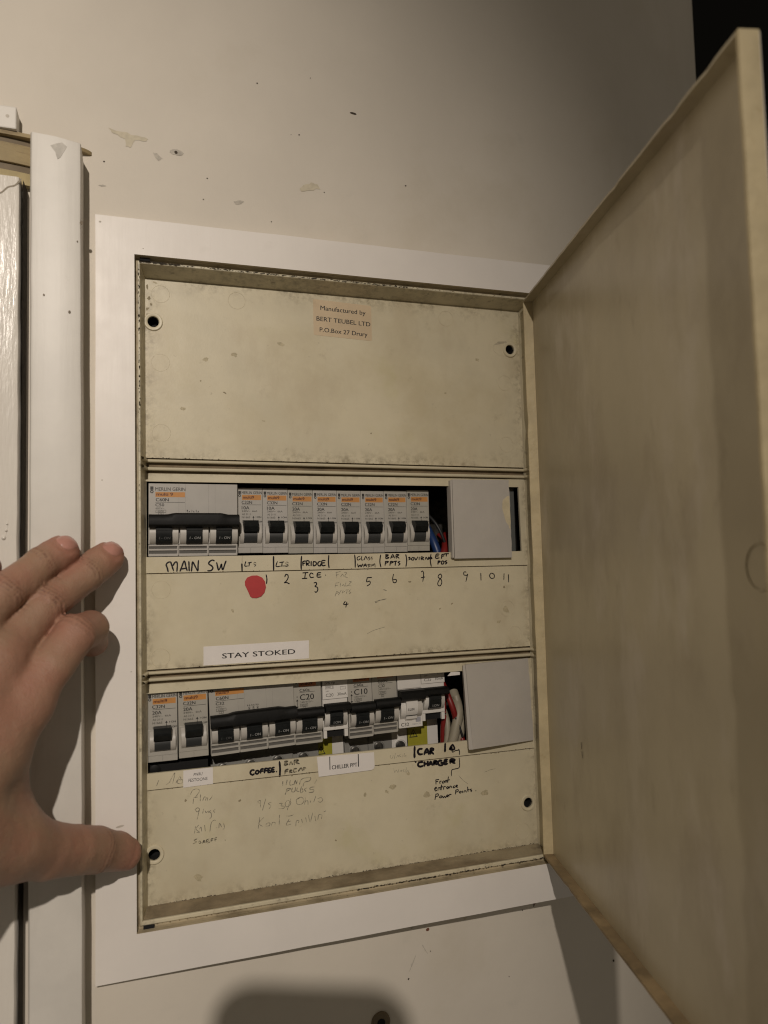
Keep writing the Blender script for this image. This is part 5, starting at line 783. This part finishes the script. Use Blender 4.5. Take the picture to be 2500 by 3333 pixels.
B().add([(-59.0, 5.0, 34), (-52, 5.0, 34), (-52, 5.0, -900), (-59.0, 5.0, -900)], [(0, 1, 2, 3)]).build('gap_backing', 'black', cup, world=True)
B().add([(-58.7, -10.2, 32), (-58.0, 5.9, 32), (-58.0, 5.9, -900), (-58.7, -10.2, -900)], [(0, 1, 2, 3)]).build('painted_gap_shade', 'mold_gap_shade', cup, world=True)  # dark sheet over the door's side; the gap's shade is put into its colour
arch = thing('curved_moulding', 'curved brown unpainted moulding above the cupboard door, ending in a point behind the timber board', 'moulding', (-90, 0, 60))
def arcslab(name, m, rx, ry, z0, z1, cx=-95, n_=40, x_to=None):
    b = B(); top_ = []; bot_ = []
    for i in range(n_ + 1):
        a = math.pi * i / n_; x = cx + rx * math.cos(a); y = 6 - ry * math.sin(a)
        if x_to is not None and x > x_to: x = x_to
        top_.append((x, y, z1)); bot_.append((x, y, z0))
    m_ = n_ + 1; b.add(top_ + bot_, [tuple(range(m_)), tuple(range(m_, 2 * m_))[::-1]] + [(i, i + 1, m_ + i + 1, m_ + i) for i in range(n_)] + [(n_, 0, m_, m_ + n_)])
    return b.build(name, m, arch, world=True, smooth=40)
arcslab('moulding_cap', 'brown', 71.5, 14, 59.2, 61.4)
arcslab('moulding_band', 'brown2', 52, 11.5, 55.8, 59.1)
arcslab('moulding_face', 'brown', 51, 12.5, 44.6, 55.7)
arcslab('moulding_gap', 'brown2', 49, 10.5, 40.0, 44.5)
arcslab('moulding_base', mat('ochre_timber', (.42, .34, .17), .6, (60, .2)), 51, 12, 33.0, 39.9)
blk = tag(B().box(-130, -62.4, -9, 5, 61.6, 74.6, .8).build('timber_block', 'archi'), 'white painted timber block at the far left above the curved moulding', 'timber block')
for x, z in ((-67.0, 68.5), (-74, 67.5)): B().disc(x, z, [(1.0, -9.05), (.6, -8.6)], 12).build('nail_hole', 'chipg', blk)

# ---------------------------------------------------------------- the phone that takes the picture (it throws the soft shadow low on the wall)
ph = thing('smartphone', 'dark smartphone held in front of the switchboard, throwing a shadow on the wall below', 'smartphone', tuple(CAM - FWD * 6))
def loc_ph(b): b.v = [tuple((CAM - FWD * 6 + RIGHT * x - FWD * y + UP * z)) for x, y, z in b.v]; return b
q = B(); q.plate(rrect(-57, 19, -108, 53.5, 17, 8), [], 0, 8); q.add([(x, 8, z) for x, z in rrect(-57, 19, -108, 53.5, 17, 8)], [tuple(range(36))])  # body reaches higher above the lens than a real one, to place its shadow
loc_ph(q).build('phone_body', 'phone', ph, world=True)
q = B(); q.plate(rrect(-19, 17, -17, 21, 9, 6), [], -2, 0); loc_ph(q).build('camera_bump', 'phone', ph, world=True)
for x, z in ((0, 0), (0, -0), ): pass
for x, z in ((-13, 9), (-13, -9), (9, 12)):
    q = B().disc(x, z, [(6.5, -2), (6.5, -3.6), (5.6, -3.8), (5.0, -3.2)], 24); loc_ph(q).build('phone_lens', 'lens', ph, world=True, smooth=30)
# ---------------------------------------------------------------- the hand: one continuous surface grown from a distance field
J = {
'mt': (-14.5, -11, -179.8, 9.0), 'mt2': (-18.7, -14, -182.8, 9.4), 'md': (-25.0, -20, -188.2, 9.6), 'mm': (-34.6, -28, -195.8, 9.4), 'mp': (-43.3, -36, -203.3, 10.1), 'mq': (-52.4, -46, -214.7, 9.8), 'mk': (-61.9, -60, -228.6, 10.9),
'rt': (-36.3, -27, -176.0, 8.6), 'rt2': (-40.2, -29, -178.9, 8.9), 'rd': (-46.0, -34, -182.6, 9.0), 'rp': (-60.4, -48, -196.5, 9.5), 'rk': (-77.5, -66, -218.4, 10.2),
'pt': (-71.8, -34, -184.1, 7.7), 'pp': (-80.5, -48, -197.5, 8.0), 'pk': (-93.8, -60, -219.8, 8.9),
'it': (-23.0, -9, -225.6, 8.8), 'id': (-22.5, -26, -217.4, 9.2), 'ip': (-29.2, -42, -218.9, 10.3), 'iq': (-38.5, -52, -232.7, 10.2), 'ik': (-49.6, -60, -249.3, 11.6),
'tt': (-6.0, -9, -342.3, 8.8), 't2': (-10.6, -12, -339.4, 10.2), 'ti': (-20.0, -22, -333.6, 11.3), 'tp': (-29.9, -34, -328.3, 12.0), 'tk': (-42, -46, -322.5, 13.4), 'tm': (-56, -60, -312, 15.8), 'tc': (-72, -74, -303, 17.5),
'p1': (-60, -66, -260, 12.4), 'p2': (-70, -75, -276, 14.5), 'p3': (-80, -82, -292, 17), 'wr': (-100, -95, -305, 21), 'wr2': (-150, -120, -330, 24), 'pb': (-76, -70, -250, 15.5), 'pr': (-92, -72, -254, 15), 'wb': (-60, -52, -300, 10), 'w2': (-62, -60, -278, 11)}
CH = [(['mt', 'mt2', 'md', 'mm', 'mp', 'mq', 'mk'], .8), (['rt', 'rt2', 'rd', 'rp', 'rk'], .8), (['pt', 'pp', 'pk'], .8), (['it', 'id', 'ip', 'iq', 'ik'], 1.2)]
PALM = [('mk', 'p2'), ('mk', 'pb'), ('rk', 'pr'), ('pk', 'pr'), ('ik', 'p1'), ('p1', 'p2'), ('p2', 'p3'), ('p3', 'wr'), ('wr', 'wr2'), ('pb', 'wr'), ('pr', 'wr'), ('tc', 'wr'), ('tc', 'p3'), ('pb', 'p3'), ('wb', 'p3'), ('wb', 'tm'), ('w2', 'wb'), ('w2', 'p1')]
TH_ = ['tt', 't2', 'ti', 'tp', 'tk', 'tm', 'tc']
STEP = 1.15
lo_ = np.array([-112., -104., -362.]); hi_ = np.array([8., 4., -160.])
nx, ny, nz = [int(v) for v in np.ceil((hi_ - lo_) / STEP)]
gx = (lo_[0] + STEP * np.arange(nx)).astype(np.float32)[:, None, None]; gy = (lo_[1] + STEP * np.arange(ny)).astype(np.float32)[None, :, None]; gz_ = (lo_[2] + STEP * np.arange(nz)).astype(np.float32)[None, None, :]
def cap(X, Y, Z, a, b_):
    ax, ay, az, ra = a; bx, by, bz, rb = b_; dx, dy, dz = bx - ax, by - ay, bz - az; L = dx * dx + dy * dy + dz * dz
    t_ = np.clip(((X - ax) * dx + (Y - ay) * dy + (Z - az) * dz) / L, 0, 1)
    return np.sqrt((X - ax - t_ * dx) ** 2 + (Y - ay - t_ * dy) ** 2 + (Z - az - t_ * dz) ** 2) - (ra + (rb - ra) * t_)
def smin(a, b_, k):
    h = np.clip(.5 + .5 * (b_ - a) / k, 0, 1); return b_ * (1 - h) + a * h - k * h * (1 - h)
def chain(X, Y, Z, names, k):
    d = None
    for p, q in zip(names[:-1], names[1:]):
        c_ = cap(X, Y, Z, J[p], J[q]); d = c_ if d is None else smin(d, c_, k)
    return d
# creases: (centre, axis direction along the finger, half length, depth, spacing)
def unit(a, b_): v = np.array(J[b_][:3]) - np.array(J[a][:3]); return v / np.linalg.norm(v)
CRE = [('mp', 'mt', 'mk', 7, .9, 2.4), ('rp', 'rt', 'rk', 7, .85, 2.4), ('md', 'mt', 'mp', 5, .35, 2.3), ('rd', 'rt', 'rp', 5, .32, 2.3), ('ip', 'id', 'iq', 7, .5, 2.6), ('ti', 'tt', 'tp', 6, .6, 2.6)]
def field(X, Y, Z):
    f = None
    for names, k in CH:
        c_ = chain(X, Y, Z, names, k); f = c_ if f is None else smin(f, c_, 2.2)
    p = None
    for a, b_ in PALM:
        c_ = cap(X, Y, Z, J[a], J[b_]); p = c_ if p is None else smin(p, c_, 11)
    p = smin(p, chain(X, Y, Z, TH_, 1.0), 9)
    d = smin(f, p, 7)
    for c_, a, b_, hl, dep, spc in CRE:
        cx, cy, cz, r = J[c_]; u_ = unit(a, b_); q = (X - cx) * u_[0] + (Y - cy) * u_[1] + (Z - cz) * u_[2]
        rr = np.sqrt((X - cx) ** 2 + (Y - cy) ** 2 + (Z - cz) ** 2)
        m_ = np.exp(-(q / hl * 1.6) ** 2) * np.clip((r * 1.75 - rr) / (r * .5), 0, 1)
        front = np.clip((cy - Y + r * .1) / (r * .7), 0, 1)
        wob = .8 * np.sin((Z - cz) * .45 + cx)
        d = d - dep * 1.2 * np.exp(-(q / 5) ** 2) * front * np.clip((r * 1.6 - rr) / r, 0, 1) + dep * m_ * front * np.cos(2 * np.pi * (q + wob) / spc) * .62
    for tip, back in (('mt', 'md'), ('rt', 'rd')):
        cx, cy, cz, r = J[tip]; u_ = -unit(tip, back); nn = np.array((.25, -.75, .62)); nn = nn - u_ * nn.dot(u_); nn /= np.linalg.norm(nn); ss = np.cross(u_, nn)
        a = ((X - cx) * u_[0] + (Y - cy) * u_[1] + (Z - cz) * u_[2] - 2.0) / 6.0; s2 = ((X - cx) * ss[0] + (Y - cy) * ss[1] + (Z - cz) * ss[2]) / 5.8; hh = (X - cx) * nn[0] + (Y - cy) * nn[1] + (Z - cz) * nn[2]
        q = (np.abs(a) ** 3 + np.abs(s2) ** 3 + 1e-9) ** (1 / 3)
        d = d + (.55 * np.exp(-((q - 1) / .13) ** 2) * (a < .6) - .3 * np.exp(-((q - 1.3) / .15) ** 2) * (a < .3)) * np.clip(hh / 5, 0, 1)
    # tendons and soft unevenness over the back of the hand
    d = d + .35 * np.sin(X * .21 + Z * .12) * np.sin(Z * .17 - Y * .1) + .10 * np.sin(X * .9 + 2 * np.sin(Z * .6)) * np.sin(Z * .8 + Y * .5)
    return d
D = field(gx, gy, gz_)
def surface_nets(D, lo_, h):
    s_ = D < 0; nx, ny, nz = D.shape
    c_ = [s_[i:nx - 1 + i, j:ny - 1 + j, k:nz - 1 + k] for i in (0, 1) for j in (0, 1) for k in (0, 1)]
    anyc = np.zeros(c_[0].shape, bool); allc = np.ones(c_[0].shape, bool)
    for q in c_: anyc |= q; allc &= q
    act = anyc & ~allc; idx = -np.ones(act.shape, np.int64); cells = np.argwhere(act); idx[act] = np.arange(len(cells))
    acc_ = np.zeros((len(cells), 3)); cnt = np.zeros(len(cells)); I, Jj, K = cells.T
    cor = [(i, j, k) for i in (0, 1) for j in (0, 1) for k in (0, 1)]
    for a in range(8):
        for b_ in range(a + 1, 8):
            if sum(abs(cor[a][i] - cor[b_][i]) for i in range(3)) != 1: continue
            da = D[I + cor[a][0], Jj + cor[a][1], K + cor[a][2]]; db = D[I + cor[b_][0], Jj + cor[b_][1], K + cor[b_][2]]
            m_ = (da < 0) != (db < 0); t_ = np.where(m_, da / np.where(m_, da - db, 1), 0)
            A = np.array(cor[a]); Bv = np.array(cor[b_]); acc_ += m_[:, None] * (A + (Bv - A) * t_[:, None]); cnt += m_
    V = (cells + acc_ / cnt[:, None]) * h + lo_
    F = []
    for ax in range(3):
        sl0 = [slice(None)] * 3; sl1 = [slice(None)] * 3; sl0[ax] = slice(0, -1); sl1[ax] = slice(1, None)
        ch_ = s_[tuple(sl0)] != s_[tuple(sl1)]; e = np.argwhere(ch_); o1, o2 = [i for i in range(3) if i != ax]
        e = e[(e[:, o1] > 0) & (e[:, o2] > 0) & (e[:, o1] < D.shape[o1] - 1) & (e[:, o2] < D.shape[o2] - 1)]
        q = []
        for da, db in ((0, 0), (-1, 0), (-1, -1), (0, -1)):
            g_ = e.copy(); g_[:, o1] += da; g_[:, o2] += db; q.append(idx[g_[:, 0], g_[:, 1], g_[:, 2]])
        q = np.stack(q, 1); flip = s_[e[:, 0], e[:, 1], e[:, 2]]
        if ax == 1: flip = ~flip
        q[~flip] = q[~flip][:, ::-1]; F.append(q)
    return V, np.concatenate(F)
V, F = surface_nets(D, lo_, STEP)
hb = B(); hb.v = [tuple(v) for v in V.tolist()]; hb.f = [tuple(f) for f in F.tolist() if min(f) >= 0]
hand = hb.build('hand', 'skin', smooth=80)
tag(hand, 'left hand pressed on the surround with index finger bent and thumb on the switchboard edge', 'hand')
_co = np.array(V, float)
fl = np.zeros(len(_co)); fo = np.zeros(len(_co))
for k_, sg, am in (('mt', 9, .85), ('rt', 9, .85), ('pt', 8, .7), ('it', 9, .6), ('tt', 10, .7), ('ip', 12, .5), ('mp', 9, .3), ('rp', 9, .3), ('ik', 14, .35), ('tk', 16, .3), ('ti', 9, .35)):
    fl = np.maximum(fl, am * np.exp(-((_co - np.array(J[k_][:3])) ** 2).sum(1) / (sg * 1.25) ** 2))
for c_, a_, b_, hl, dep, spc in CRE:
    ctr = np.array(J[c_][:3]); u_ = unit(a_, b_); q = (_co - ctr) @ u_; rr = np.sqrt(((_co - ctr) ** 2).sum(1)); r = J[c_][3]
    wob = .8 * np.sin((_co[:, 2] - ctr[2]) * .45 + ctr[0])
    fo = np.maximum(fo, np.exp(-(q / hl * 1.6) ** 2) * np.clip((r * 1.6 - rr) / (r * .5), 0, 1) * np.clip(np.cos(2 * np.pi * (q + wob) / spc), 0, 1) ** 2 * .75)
me_ = hand.data
if len(me_.vertices) == len(_co):
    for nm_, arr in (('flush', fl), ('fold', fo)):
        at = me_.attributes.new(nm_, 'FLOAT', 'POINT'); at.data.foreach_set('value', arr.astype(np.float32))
else: print('attribute size mismatch', len(me_.vertices), len(_co))
# fingernails: thin curved plates laid on the fingertip surface
def nail(tip, back, side, wd, ln, fwd):
    c_ = np.array(J[tip][:3]); u_ = -unit(tip, back); n_ = np.array(side, float); n_ -= u_ * n_.dot(u_); n_ /= np.linalg.norm(n_); s_ = np.cross(u_, n_)
    G = 12; P_ = []
    for i in range(G + 1):
        for j in range(G + 1):
            a, b_ = i / G * 2 - 1, j / G * 2 - 1
            # squircle outline
            r = 1 / max((abs(a) ** 3.2 + abs(b_) ** 3.2) ** (1 / 3.2), 1e-6) if (abs(a) + abs(b_)) > 0 else 1
            m_ = max(abs(a), abs(b_)); q = (a * r * m_, b_ * r * m_) if m_ > 0 else (0, 0)
            o_ = c_ + u_ * (fwd + q[0] * ln) + s_ * q[1] * wd
            lo2, hi2 = 0.0, 16.0
            for _ in range(22):
                md = (lo2 + hi2) / 2; p = o_ + n_ * md
                if field(*p) < 0: lo2 = md
                else: hi2 = md
            lift = .5 * (1 - max(abs(q[0]), abs(q[1])) ** 4) - .04 + (.35 if q[0] > .7 else 0)
            P_.append(tuple(o_ + n_ * (hi2 + lift)))
    b = B(); b.add(P_, [(i * (G + 1) + j, (i + 1) * (G + 1) + j, (i + 1) * (G + 1) + j + 1, i * (G + 1) + j + 1) for i in range(G) for j in range(G)])
    return b.build('fingernail', 'nail', hand, smooth=80)
nail('mt', 'md', (.25, -.75, .62), 5.0, 5.2, 2.2)
nail('rt', 'rd', (.25, -.75, .62), 4.8, 5.0, 2.2)
nail('pt', 'pp', (.25, -.75, .62), 3.8, 4.2, 1.5)

for o in bpy.data.objects:
    if '_o' in o: del o['_o']
